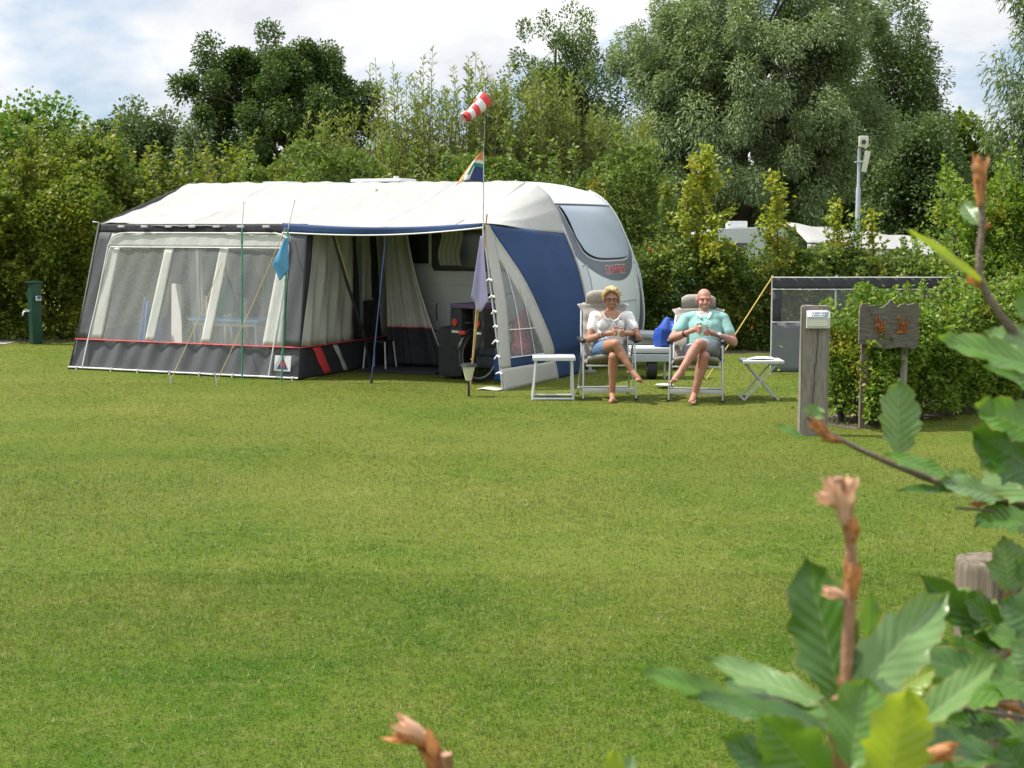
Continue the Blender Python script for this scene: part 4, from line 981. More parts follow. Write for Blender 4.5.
    # maker's patch on the skirt
    b = MB(); b.prism([FP(.905, .115, .03, 0), FP(.972, .115, .03, 0), FP(.972, .315, .03, 0), FP(.905, .315, .03, 0)], -.004*td); pt = b.build('patch', LIT['white_plastic'], o)
    b = MB(); b.prism([FP(.917, .14, .036, 0), FP(.962, .14, .036, 0), FP(.940, .29, .036, 0)], -.003*td); b.build('emblem_triangle', LIT['navy'], pt)
    b = MB(); c = FP(.9405, .20, .041, 0); b.prism([c+ta*.042*math.cos(a)+np.array([0, 0, .042*math.sin(a)]) for a in np.linspace(0, 2*PI, 18)[:-1]], -.003*td); b.build('emblem_disc', LIT['sock_red'], pt)
    # partition between closed part and canopy -----------------------
    def PT(t, h, off=0, wrk=.012):
        k = h/EH
        tt = lerp(t, lerp(ET, CT, t/CT), k)
        w = wrk*(math.sin(t*17+h*2)+.7*math.sin(t*31-h*3))
        return T(SP-.0-off+w, tt, h)
    def pp(t0, t1, h0, h1, t0t=None, t1t=None, off=0, nu=16, nv=12, wrk=.012):
        t0t = t0 if t0t is None else t0t; t1t = t1 if t1t is None else t1t
        b = MB(); b.grid(lambda u, v: PT(lerp(lerp(t0, t0t, v), lerp(t1, t1t, v), u), lerp(h0, h1, v), off, wrk), nu, nv); return b
    pp(0, CT, .01, .42, wrk=.005).build('partition_skirt', LIT['black_cloth'], o, thick=.004)
    pp(0, .04, .42, 2.0, 0, .16).build('partition_column', LIT['black_cloth'], o, thick=.004)
    pp(.04, 1.36, .42, 2.03, .16, 1.30, nu=22, nv=14, wrk=.018).build('partition_panel', LIT['beige_cloth'], o, thick=.004)
    pp(1.36, 1.62, .42, 2.2, 1.30, 1.36).build('partition_seam', LIT['black_cloth'], o, thick=.004)
    pp(1.62, 1.95, .42, .95).build('partition_lower_panel', LIT['black_cloth'], o, thick=.004)
    pp(1.62, 1.95, .95, 2.3, 1.62, 1.75, wrk=.005).build('partition_window', LIT['beige_cloth'], o, thick=.004)
    pp(1.95, 2.2, .42, 2.4, 1.75, 2.0).build('partition_seam', LIT['black_cloth'], o, thick=.004)
    pp(2.2, CT, .42, 2.5, 2.0, CT, wrk=.004).build('partition_panel', LIT['beige_cloth'], o, thick=.004)
    b = MB(); b.tube([PT(t, .42, .02) for t in np.linspace(0, CT, 24)], .008, 6); b.build('piping', LIT['red_piping'], o)
    for (t0, dt, m) in ((.30, .2, 'sock_red'), (.82, .11, 'beige_cloth')):
        b = MB(); b.grid(lambda u, v: PT(t0+dt*u+.32*(1-v), .03+.37*v, .012, .005), 3, 8); b.build('slanted_stripe', LIT[m], o, thick=.003)
    # frame strap crossing the partition
    b = MB(); b.tube([T(SP-.25, .45, 1.98), T(SP-.30, .75, 1.25), T(SP-.32, 1.15, .55), T(SP-.33, 1.3, .03)], [.022, .022, .018, .018], 8); b.build('inner_pole', LIT['black_plastic'], o)
    b = MB(); b.tube([T(SP-.28, .45, 1.98), T(SP-.33, .75, 1.28)], .013, 8); b.build('brass_pole', LIT['ochre_rope'], o)
    # curtain drawn aside against the caravan
    def cur(u, v):
        h = lerp(2.02, .08, v); wd = lerp(.42, .95, v**1.4); s0 = lerp(2.92, 2.72, v)
        s = s0-wd*u; t = 2.18-.28*v+.05*math.sin(u*17+v*2)*(1-.3*v)+.03*math.sin(u*41+v*3)
        return s, t, h
    b = MB(); b.grid(lambda u, v: T(*cur(u, v*.74)), 50, 24); b.build('curtain', LIT['beige_cloth'], o, thick=.004)
    b = MB(); b.grid(lambda u, v: T(*cur(u, .74+.26*v)), 50, 10); cs = b.build('curtain_hem', LIT['black_cloth'], o, thick=.004)
    b = MB(); b.tube([T(*cur(u, .74)) for u in np.linspace(0, 1, 40)], .008, 6); b.build('piping', LIT['red_piping'], o)
    b = MB(); b.tube([T(*cur(1, v)) for v in np.linspace(0, 1, 24)], .009, 6); b.build('piping', LIT['white_piping'], o)
    # canopy front edge: blue valance and pole
    def va(u, v):
        s = lerp(SR+.01, 3.32, u); h = eave_h(s)+.012-(.055+.07*u**.7)*v
        return T(s, ET-.035-.012*math.sin(u*9)*v, h)
    b = MB(); b.grid(va, 50, 3); b.build('canopy_valance', LIT['blue_cloth'], o, thick=.006)
    b = MB(); b.tube([va(u, 1) for u in np.linspace(0, 1, 40)], .010, 6); b.build('piping', LIT['white_piping'], o)
    b = MB(); b.tube([T(s, ET+.03, eave_h(s)-.05) for s in np.linspace(SR+.02, SLf-.03, 30)], .014, 8); b.build('eave_pole', LIT['steel'], o)
    b = MB(); b.tube([T(1.92, .10, .0), T(1.80, ET+.02, 1.96)], .0075, 8); cp = b.build('canopy_pole', LIT['blue_pole'], o)
    b = MB(); b.tube([T(1.925, .095, -.05), T(1.915, .11, .06)], .018, 8); b.tube([T(1.81, ET+.01, 1.80), T(1.80, ET+.02, 1.96)], .02, 8); b.build('pole_end', LIT['black_plastic'], cp)
    # poles showing at the front corners
    b = MB(); b.tube([T(SL-.02, .05, 0), T(SLf+.03, ET-.03, EH), T(SLf+.12, ET-.05, EH+.01)], .012, 8); b.build('corner_pole', LIT['steel'], o)
    # right side wall ------------------------------------------------
    def SW(u, v, off=0.0):
        f = (SR*v, ET*v, (EH-.03)*v)
        hc = lerp(.0, 1.875, v); c = (nose(max(.3, hc))-.03 if hc > .3 else -.03, CT-.01, hc)
        s, t, h = (lerp(a, c_, u) for a, c_ in zip(f, c))
        s -= .05*math.sin(PI*u)*math.sin(PI*min(1, v*1.1))+off
        return T(s+wob(u*3, v*3, 1, .008), t, h)
    wv = np.array([(0, .66), (.06, .645), (.2, .575), (.33, .50), (.47, .425), (.6, .35), (.74, .265), (.84, .19), (.92, .11), (.97, .055), (1, .03)])
    def arc(v): return sum(np.interp(np.clip(v+d, 0, 1), wv[:, 0], wv[:, 1]) for d in (-.03, 0, .03))/3
    def sw(fa, fb, v0, v1, nu=18, nv=40, off=0.0):
        b = MB(); b.grid(lambda u, v: SW(lerp(fa(lerp(v0, v1, v)), fb(lerp(v0, v1, v)), u), lerp(v0, v1, v), off), nu, nv); return b
    sw(arc, lambda v: 1, .0, 1).build('side_panel', LIT['blue_cloth'], o, thick=.005)
    inn = lambda v: max(.10, arc(v)-.125)
    sw(lambda v: 0, lambda v: min(.10, arc(v)), .13, 1, 4).build('side_border', LIT['beige_cloth'], o, thick=.005)
    sw(inn, lambda v: max(inn(v), arc(v)), .13, .985, 6).build('side_border', LIT['beige_cloth'], o, thick=.005)
    sw(lambda v: 0, arc, 0, .13, 14, 6).build('side_hem', LIT['beige_cloth'], o, thick=.005)
    sw(lambda v: .10, inn, .13, .185, 14, 3).build('side_strip', LIT['blue_cloth'], o, thick=.005)
    sw(lambda v: .10, inn, .185, .86, 14, 30).build('side_window', LIT['film_clear'], o)
    for vv in (.19, .36, ):
        b = MB(); b.tube([SW(u, vv, .008) for u in np.linspace(.10, inn(vv), 12)], .008, 6); b.build('window_band', LIT['white_piping'], o)
    for k in (.33, .68):
        b = MB(); b.tube([SW(lerp(.10, .54, k)*(1-.72*vv)+.05*vv, vv, .008) for vv in np.linspace(.19, .62 if k > .5 else .74, 20)], .006, 6); b.build('window_band', LIT['white_piping'], o)
    b = MB(); b.tube([SW(arc(v), v, .006) for v in np.linspace(0, 1, 40)], .008, 6); b.build('piping', LIT['white_piping'], o)
    b = MB(); b.tube([SW(1, v, .012) for v in np.linspace(0, 1, 40)], .018, 6); b.build('edge_rail', LIT['beige_cloth'], o)
    b = MB(); b.tube([T(SR*v+.05, ET*v+.05, EH*v) for v in (0, .5, .99)], .014, 8); b.build('corner_pole', LIT['steel'], o)
    # ties down the front edge of the side wall
    for v in (.10, .2, .29, .38, .47, .56, .66):
        b = MB(); q = SW(0, v); w = rng.uniform(.05, .09); b.tube([q, q+ta*w*.5+np.array([0, 0, .02]), q+ta*w+np.array([0, 0, -.012*rng.integers(0, 3)])], [.016, .014, .008], 6); b.build('tie', LIT['white_piping'], o)
    b = MB(); b.grid(lambda u, v: T(.35-.3*u-.0, -.06+.28*v, .014+.006*math.sin(u*6)), 6, 3); b.build('ground_flap', LIT['beige_cloth'], o, thick=.006)
    # guy ropes of the front
    b = MB(); 
    for (tp, bp) in (((292, 205, T(3.0, .2, 0)), (216, 386)), ((222, 273, None), (170, 384))):
        g = G(*bp)
        top = FP(.885+.03, 1.97, .05) if tp[2] is not None else FP(.63, 1.5, .03)
        b2 = MB(); b2.tube([top, (top+g)/2+np.array([0, 0, -.02]), g+np.array([0, 0, .03])], .0055, 6); b2.build('guy_rope', LIT['ochre_rope'], o)
        b2 = MB(); b2.tube([g+np.array([.02, -.02, -.08]), g+np.array([-.01, .01, .17])], .009, 6); b2.tube([g+np.array([-.01, .01, .16]), g+np.array([-.04, .0, .15])], .007, 6); b2.build('peg', LIT['steel'], o)
    for f in (.05, .21, .33, .47, .60, .74, .985):
        q = FP(f, .0, .06)
        b2 = MB(); b2.tube([q+np.array([0, 0, -.05]), q+np.array([0, 0, .05]), q+np.array([.03, -.03, .045])], .009, 6); b2.build('peg', LIT['white_piping'], o)
    return o
AWN = awning()

# ------------------------------------------------------------------ things inside the awning
def table_in():
    o = empty('camping_table', T(4.6, .75, 0), 'pale blue table top seen through the awning windows', 'table')
    b = MB(); b.box(T(4.45, .80, .71), (1.15, .65, .035), Matrix((ta, td, (0, 0, 1))).transposed(), .01); b.build('top', LIT['table_blue'], o)
    b = MB(); b.box(T(4.45, .80, .66), (1.05, .56, .06), Matrix((ta, td, (0, 0, 1))).transposed(), .01); b.build('apron', LIT['board'], o)
    for ds in (-.5, .5):
        for dt in (-.26, .26):
            b = MB(); b.tube([T(4.45+ds, .8+dt, .66), T(4.45+ds*1.03, .8+dt*1.05, 0)], .016, 8); b.build('leg', LIT['alu_paint'], o)
table_in()
def boards():
    o = empty('folding_bed', T(5.55, 1.2, 0), 'cream folding board leaning behind the leftmost awning window', 'board')
    b = MB(); b.prism([T(5.72, 1.0, .02), T(5.45, .9, .02), T(5.78, 1.35, 1.15), T(6.02, 1.45, 1.15)], .05*td); b.build('board', LIT['board'], o)
    o = empty('blue_tarpaulin', T(6.05, .8, 0), 'blue folded cloth slumped behind the leftmost awning window', 'cloth')
    b = MB(); b.grid(lambda u, v: T(6.2-.5*u*(1-.5*v), .8+.25*v+.05*math.sin(u*14), .02+.95*v*(1-.3*u)), 20, 10); b.build('cloth', LIT['curtain_blue'], o, thick=.02)
    # cupboard with hooks against the caravan
    o = empty('tent_wardrobe', T(4.6, 2.1, 0), 'grey cloth wardrobe standing behind the middle awning window', 'wardrobe')
    b = MB(); b.box(T(4.0, 2.1, .85), (.85, .45, 1.7), Matrix((ta, td, (0, 0, 1))).transposed(), .02); b.build('cover', LIT['van_skirt'], o)
    b = MB(); b.box(T(3.98, 1.872, .85), (.7, .006, 1.5), Matrix((ta, td, (0, 0, 1))).transposed(), .002); b.build('door', LIT['screen_grey'], o)
    o = empty('hanging_bag', T(4.92, 1.55, 1.55), 'black bag hanging behind the middle awning window', 'bag')
    b = MB(); b.ball(T(4.80, 1.7, 1.12), (.16, .09, .2), 14); b.build('pouch', LIT['dark_bag'], o)
    b = MB(); b.ball(T(4.78, 1.7, .80), (.11, .08, .14), 12); b.build('side_pocket', LIT['dark_bag'], o)
    b = MB(); b.tube([T(4.9, 1.72, 1.3), T(4.82, 1.72, 1.55), T(4.72, 1.72, 1.3)], .012, 6); b.build('strap', LIT['dark_bag'], o)
    o = empty('hanging_bag', T(5.1, 1.5, 1.3), 'green shopping bag hanging beside the black bag in the awning', 'bag')
    b = MB(); b.lathe(T(5.12, 1.5, .72), [(.02, 0), (.13, .03), (.15, .2), (.11, .42), (.03, .58)], 12); b.build('pouch', LIT['bag_green'], o)
    b = MB(); b.tube([T(5.14, 1.5, 1.27), T(5.12, 1.5, 1.5), T(5.1, 1.5, 1.27)], .008, 6); b.build('strap', LIT['bag_green'], o)
    o = empty('hook_rail', T(4.9, 1.75, 1.55), 'white rail of hooks inside the awning above the hanging bags', 'hook rail')
    b = MB(); b.tube([T(5.75, 1.74, 1.56), T(4.35, 1.74, 1.56)], .010, 6); b.build('rail', LIT['alu_paint'], o)
    b = MB(); b.tube([T(4.55, 1.76, 0), T(4.55, 1.76, 2.3)], .014, 6); b.tube([T(5.75, 1.76, 0), T(5.75, 1.76, 2.3)], .014, 6); b.build('upright', LIT['alu_paint'], o)
    for s in (5.45, 5.3, 4.95, 4.85, 4.75, 4.65):
        b = MB(); b.tube([T(s, 1.735, 1.56), T(s, 1.70, 1.5), T(s, 1.66, 1.53)], .007, 6); b.build('hook', LIT['white_plastic'], o)
    # small folding step and tray under the canopy
    o = empty('folding_step', T(2.75, 1.6, 0), 'small dark topped step standing inside the open canopy', 'step')
    b = MB(); b.box(T(2.7, 1.7, .40), (.30, .22, .025), Matrix((ta, td, (0, 0, 1))).transposed(), .006); b.build('tread', LIT['black_plastic'], o)
    for ds in (-.15, .15):
        for dt in (-.12, .12):
            b = MB(); b.tube([T(2.7+ds, 1.7+dt, .4), T(2.7+ds*1.2, 1.7+dt*1.3, 0)], .012, 6); b.build('leg', LIT['alu_paint'], o)
    o = empty('door_mat', T(2.0, 1.6, 0), 'grey mat lying on the grass under the canopy', 'mat')
    b = MB(); b.box(T(2.25, 1.75, .018), (1.2, .8, .036), Matrix((ta, td, (0, 0, 1))).transposed(), .01); b.build('mat', LIT['black_cloth'], o)
boards()

# ------------------------------------------------------------------ bicycle behind the side wall
def bicycle():
    RT = Matrix((ta, td, (0, 0, 1))).transposed()
    o = empty('bicycle', T(.75, 1.25, 0), 'dark touring bicycle parked under the canopy, rear wheel to the camera', 'bicycle')
    ax = np.array(unit(td*.93-ta*.36)); sd = np.array([ax[1], -ax[0], 0])
    c0 = T(.72, .78, .35); c1 = c0+ax*1.06
    RW = Matrix((tuple(ax), (0, 0, 1), tuple(sd))).transposed()
    for c in (c0, c1):
        b = MB(); b.torus(c, .325, .024, RW); w = b.build('wheel', LIT['rubber'], o)
        b = MB(); b.torus(c, .300, .012, RW); b.build('rim', LIT['steel'], w)
        b = MB()
        for k in range(14):
            a = 2*PI*k/14; b.tube([c, c+(ax*math.cos(a)+np.array([0, 0, math.sin(a)]))*.3], .0022, 4)
        b.tube([c-sd*.05, c+sd*.05], .022, 8); b.build('spokes', LIT['black_plastic'], w)
        b = MB(); b.grid(lambda u, v: c+(ax*math.cos(lerp(.25, 2.9, u))+np.array([0, 0, math.sin(lerp(.25, 2.9, u))]))*.375+sd*(v-.5)*.055, 16, 2); b.build('mudguard', LIT['black_plastic'], o, thick=.003)
    bb = c0+ax*.45+np.array([0, 0, -.06]); st = c0+ax*.28+np.array([0, 0, .52]); hd = c0+ax*.86+np.array([0, 0, .45]); hb = c0+ax*.82+np.array([0, 0, .62])
    b = MB(); z = lambda q, k: np.array(q)+np.array([0, 0, k])
    for p, q, r in ((bb, st, .017), (bb, hd, .02), (st*.7+bb*.3, hd, .014), (hd, hb, .018), (hd, c1, .014)): b.tube([p, q], r, 8)
    for s_ in (-1, 1): b.tube([bb+sd*.03*s_, c0+sd*.06*s_], .01, 6); b.tube([st+sd*.02*s_, c0+sd*.06*s_], .009, 6)
    b.build('frame', LIT['green_metal'], o)
    b = MB(); b.tube([st, z(st, .18)], .013, 8); b.build('seat_post', LIT['alu'], o)
    b = MB(); q = z(st, .22); b.ball(q-ax*.03, (.09, .12, .045), 14, RT); b.ball(q+ax*.12, (.035, .12, .03), 12, RT); b.build('saddle', LIT['black_plastic'], o)
    b = MB(); b.tube([hb, z(hb, .12), ], .014, 8); t_ = z(hb, .13); b.tube([t_-sd*.30-ax*.18, t_-sd*.26, t_-sd*.1+ax*.04, t_+sd*.1+ax*.04, t_+sd*.26, t_+sd*.30-ax*.18], .012, 8); b.build('handlebar', LIT['alu'], o)
    b = MB(); b.tube([bb-sd*.09, bb-sd*.08+ax*.14+np.array([0, 0, -.1])], .01, 6); b.tube([bb+sd*.09, bb+sd*.08-ax*.14+np.array([0, 0, .1])], .01, 6); b.tube([bb-sd*.06, bb+sd*.06], .06, 14); b.build('crank', LIT['alu'], o)
    b = MB(); b.bar(c0+np.array([0, 0, .42])-ax*.2, c0+np.array([0, 0, .42])+ax*.25, .12, .012); b.build('rack', LIT['black_plastic'], o)
    b = MB(); b.box(c0-ax*.29+np.array([0, 0, .30]), (.09, .04, .05), RT, .01); b.build('rear_reflector', LIT['red_light'], o)
    # panniers (ride on the rack)
    p = empty('pannier_bags', c0+np.array([0, 0, .5]), 'bulky black double pannier bag with purple trim on the parked bicycle', 'pannier bags')
    for s_ in (-1, 1):
        b = MB(); b.box(c0+sd*.21*s_+np.array([0, 0, .36])-ax*.02, (.22, .40, .5), Matrix((tuple(sd), tuple(ax), (0, 0, 1))).transposed(), .05); bg = b.build('side_bag', LIT['dark_bag'], p)
        b = MB(); b.tube([c0+sd*.21*s_-ax*.24+np.array([0, 0, .42]), c0+sd*.21*s_-ax*.225+np.array([0, 0, .42])], .048, 14); b.build('reflector', LIT['red_light'], bg)
        b = MB(); b.box(c0+sd*.21*s_-ax*.226+np.array([0, 0, .30]), (.13, .004, .03), Matrix((tuple(sd), tuple(ax), (0, 0, 1))).transposed()); b.build('band', LIT['beige_cloth'], bg)
    b = MB(); b.box(c0+np.array([0, 0, .63])-ax*.02, (.62, .42, .06), Matrix((tuple(sd), tuple(ax), (0, 0, 1))).transposed(), .025); b.build('flap', LIT['purple'], p)
    # second dark wheel cover and a dark crate beside it, cushion and box behind the side window
    o2 = empty('covered_crate', T(1.05, 1.35, 0), 'black cloth covered crate left of the bicycle, under the canopy', 'crate')
    b = MB(); b.box(T(1.22, 1.15, .36), (.36, .45, .66), RT, .08); b.build('cover', LIT['dark_bag'], o2)
    b = MB(); b.tube([T(1.4, .92, .76), T(1.4, .9, .95), T(1.38, .9, .99)], .012, 6); b.build('handle', LIT['black_plastic'], o2)
    o3 = empty('garden_cushion', T(.45, 1.55, .5), 'red and pink flowered cushion behind the clear side window', 'cushion')
    b = MB(); b.ball(T(.33, 1.35, .62), (.13, .36, .30), 16, RT); b.ball(T(.28, 1.15, .45), (.12, .25, .14), 14, RT); b.build('cushion', LIT['pink'], o3)
    o4 = empty('storage_box', T(.45, 1.5, 0), 'blue plastic storage box under the flowered cushion', 'box')
    b = MB(); b.box(T(.42, 1.4, .17), (.42, .8, .32), RT, .02); b.build('tub', LIT['box_blue'], o4)
    b = MB(); b.box(T(.42, 1.4, .335), (.45, .83, .03), RT, .01); b.build('lid', LIT['box_blue'], o4)
bicycle()

# ------------------------------------------------------------------ poles, pennants, windsock
def pennants():
    # green pole at the front left of the closed tent
    def gpole(base_px, top_px, mid_px, ymid, label, lean):
        g = G(*base_px); Y = g[1]
        o = empty('flag_pole', g, label, 'pole', 'thin green poles before the awning')
        m = P(*mid_px, Y-.0); tp = P(*top_px, Y)
        b = MB(); b.tube([g+np.array([0, 0, -.12]), m], .012, 8); b.build('lower_tube', LIT['green_pole'], o)
        b = MB(); b.tube([m, tp], .006, 6); b.tube([tp-np.array([.02, 0, 0]), tp+np.array([.02, 0, 0])], .005, 5); b.build('upper_rod', LIT['alu_paint'], o)
        for k in (.18, .42, .66, .9):
            q = g+(m-g)*k; b = MB(); b.tube([q, q+(m-g)*.02], .016, 8); b.build('joint', LIT['flag_green'], o)
        return g, m, tp
    gpole((242, 379), (244, 202), (242, 228), 0, 'green pole with bare tip before the right awning window', 0)
    g, m, tp = gpole((281, 382), (295, 200), (288, 229), 0, 'green pole carrying the light blue pennant at the tent corner', 0)
    Y = g[1]-.03
    a, c, d = P(287.5, 238, Y), P(273, 264, Y), P(288, 282, Y); e = P(272.5, 262, Y)
    b = MB(); tri = lambda u, v: (np.array(a)*(1-u)+(np.array(c)*(1-v)+np.array(d)*v)*u if u > 0 else np.array(a))+np.array([0, .03*math.sin(v*5+u*4)*u, -.02*math.sin(PI*v)*u])
    # four cornered cloth hung from its corner
    A, B, Cc, D_ = P(288, 236, Y), P(284, 240, Y), P(272, 264, Y), P(280, 281, Y)
    E_ = P(289, 270, Y)
    def fl(u, v):
        l = np.array(A)*(1-v)+np.array(E_)*v; r = (np.array(B)*(1-min(1, v*1.5))+np.array(Cc)*min(1, v*1.5)) if v < .667 else (np.array(Cc)*(1-(v-.667)*3)+np.array(D_)*(v-.667)*3)
        return l*(1-u)+r*u+np.array([0, .025*math.sin(u*6+v*4)*u, 0])
    b = MB(); b.grid(fl, 10, 18); f = b.build('pennant', LIT['flag_blue'], None, thick=.003)
    tag(f, 'plain light blue pennant hanging limp on the green pole', 'pennant')
    # bamboo cane with the lilac pennant and tall rod
    g = G(468, 396); Y = g[1]
    o = empty('bamboo_cane', g, 'leaning bamboo cane in the lawn before the canopy, flag rod tied to it', 'cane')
    tpc = P(487, 214, Y+.1)
    b = MB(); b.tube([g+np.array([0, 0, -.1]), g*.5+tpc*.5+np.array([.012, 0, 0]), tpc], [.013, .012, .009], 8)
    b.tube([g+np.array([.012, -.01, -.1]), g*.45+tpc*.55+np.array([-.012, -.01, 0])], .009, 8)
    for k in (.2, .36, .52, .68, .84): q = g+(tpc-g)*k; b.tube([q, q+(tpc-g)*.006], .0155, 8)
    b.build('cane', LIT['bamboo'], o)
    rod0 = g+(tpc-g)*.78; rt = P(483.5, 152, Y+.1); rtt = P(486, 96, Y+.1)
    o2 = empty('flag_rod', rod0, 'slender silver rod tied to the bamboo cane, carrying flag and windsock', 'flag pole')
    b = MB(); b.tube([rod0, P(483.5, 200, Y+.1), rt], [.008, .007, .006], 8); b.build('rod', LIT['alu_paint'], o2)
    b = MB(); b.tube([rt, rtt], .0022, 6); b.build('tip', LIT['alu_paint'], o2)
    # lilac pennant
    Yl = Y-.03; kk = lambda x, y, dy=0: np.array(P(x, y, Yl+dy))
    A, B, Cc, D_ = kk(480, 237), kk(484, 240, .12), kk(470, 299, -.1), kk(476, 313)
    E_ = kk(489, 300, .1)
    def fl2(u, v):
        l = kk(480.5, 236)*(1-v)+kk(471, 298, -.06)*v; r = kk(482.5, 236, .05)*(1-v)+kk(488, 303, .1)*v
        q = l*(1-u)+r*u
        q = q+np.array([0, .07*math.sin(u*7+.5)*v, -.13*math.sin(PI*u)**2*v*v])
        return q
    b = MB(); b.grid(fl2, 16, 20); f = b.build('pennant', LIT['flag_lilac'], None, thick=.003); tag(f, 'pale lilac pennant drooping from the bamboo cane', 'pennant')
    # solar lamp on a spike
    q = G(468, 396)+np.array([.01, -.05, 0]); zl = P(468, 378, Y)[2]; zt2 = P(468, 365, Y)[2]
    o3 = empty('garden_light', q, 'small cream funnel shaped garden light on a black spike at the foot of the cane', 'garden light')
    b = MB(); b.tube([q+np.array([0, 0, -.1]), q+np.array([0, 0, zl])], .014, 8); b.build('spike', LIT['black_plastic'], o3)
    b = MB(); b.lathe(q+np.array([0, 0, zl-.02]), [(.02, -.01), (.036, 0), (.075, zt2-zl+.0), (.08, zt2-zl+.01)], 18); b.build('shade', LIT['cream_plastic'], o3)
    b = MB(); b.lathe(q+np.array([0, 0, zt2-.012]), [(.09, 0), (.10, .006), (.09, .03), (.03, .04)], 18); b.build('cap', LIT['black_plastic'], o3)
    # flag with bands
    Yf = Y+.1
    mats = [LIT[k] for k in ('orange', 'flag_white', 'flag_green', 'navy')]
    top, hoist, fly = P(483, 151, Yf), P(483.5, 183, Yf), P(455.5, 185, Yf)
    top, hoist, fly = map(np.array, (top, hoist, fly))
    b = MB(); nu, nv = 26, 26
    def fp(u, v):  # u 0 at hoist; v 0 top
        hp = top*(1-v)+hoist*v
        w = v**.85
        q = hp+(fly-hoist)*u*w
        q = q+np.array([0, .10*math.sin(u*5.5+v*2)*u*w, .05*math.sin(PI*u)*w]); return q
    vs = [fp(i/nu, j/nv) for j in range(nv+1) for i in range(nu+1)]
    for j in range(nv):
        for i in range(nu):
            u, v = (i+.5)/nu, (j+.5)/nv
            x = u; y = v
            if y < .30: m = 0
            elif y < .38: m = 1
            elif y < .52 and x < .62: m = 2 if y > .41 else 1
            elif x < .50: m = 3
            elif x < .58: m = 1
            elif x < .72: m = 2 if y < .8 else 1
            elif x < .80: m = 1 if y < .9 else 2
            else: m = 0
            b.mi = m; a0 = j*(nu+1)+i; o_ = len(b.v)
            b.add([vs[a0], vs[a0+1], vs[a0+nu+2], vs[a0+nu+1]], [[0, 1, 2, 3]])
    f = b.build('flag', mats, None, thick=.002); tag(f, 'small tricolour flag of navy, green and orange flying from the silver rod', 'flag')
    # windsock
    A, B = np.array(P(484.5, 99, Yf)), np.array(P(463, 118, Yf-.25))
    d = unit(B-A); up = unit(np.cross(d, np.array([0, 1, 0]))); sdv = np.cross(d, up)
    b = MB(); nu, nv = 24, 20; L = np.linalg.norm(B-A)
    def ws(u, v):
        r = lerp(.088, .055, v**.8)*(1+.07*math.sin(v*9)+.05*math.sin(u*2*PI*3+v*4))
        q = A+(B-A)*v+np.array([0, 0, -.03*math.sin(PI*v)]); a = 2*PI*u
        return q+(up*math.cos(a)+sdv*math.sin(a))*r
    for j in range(nv):
        for i in range(nu):
            b.mi = 0 if (int(j/nv*5)+int(2*i/nu+.25)) % 2 == 0 else 1
            b.add([ws(i/nu, j/nv), ws((i+1)/nu, j/nv), ws((i+1)/nu, (j+1)/nv), ws(i/nu, (j+1)/nv)], [[0, 1, 2, 3]])
    f = b.build('windsock', [LIT['sock_red'], LIT['sock_white']], None, thick=.003); tag(f, 'red and white checked windsock blowing from the rod tip above the caravan', 'windsock')
pennants()
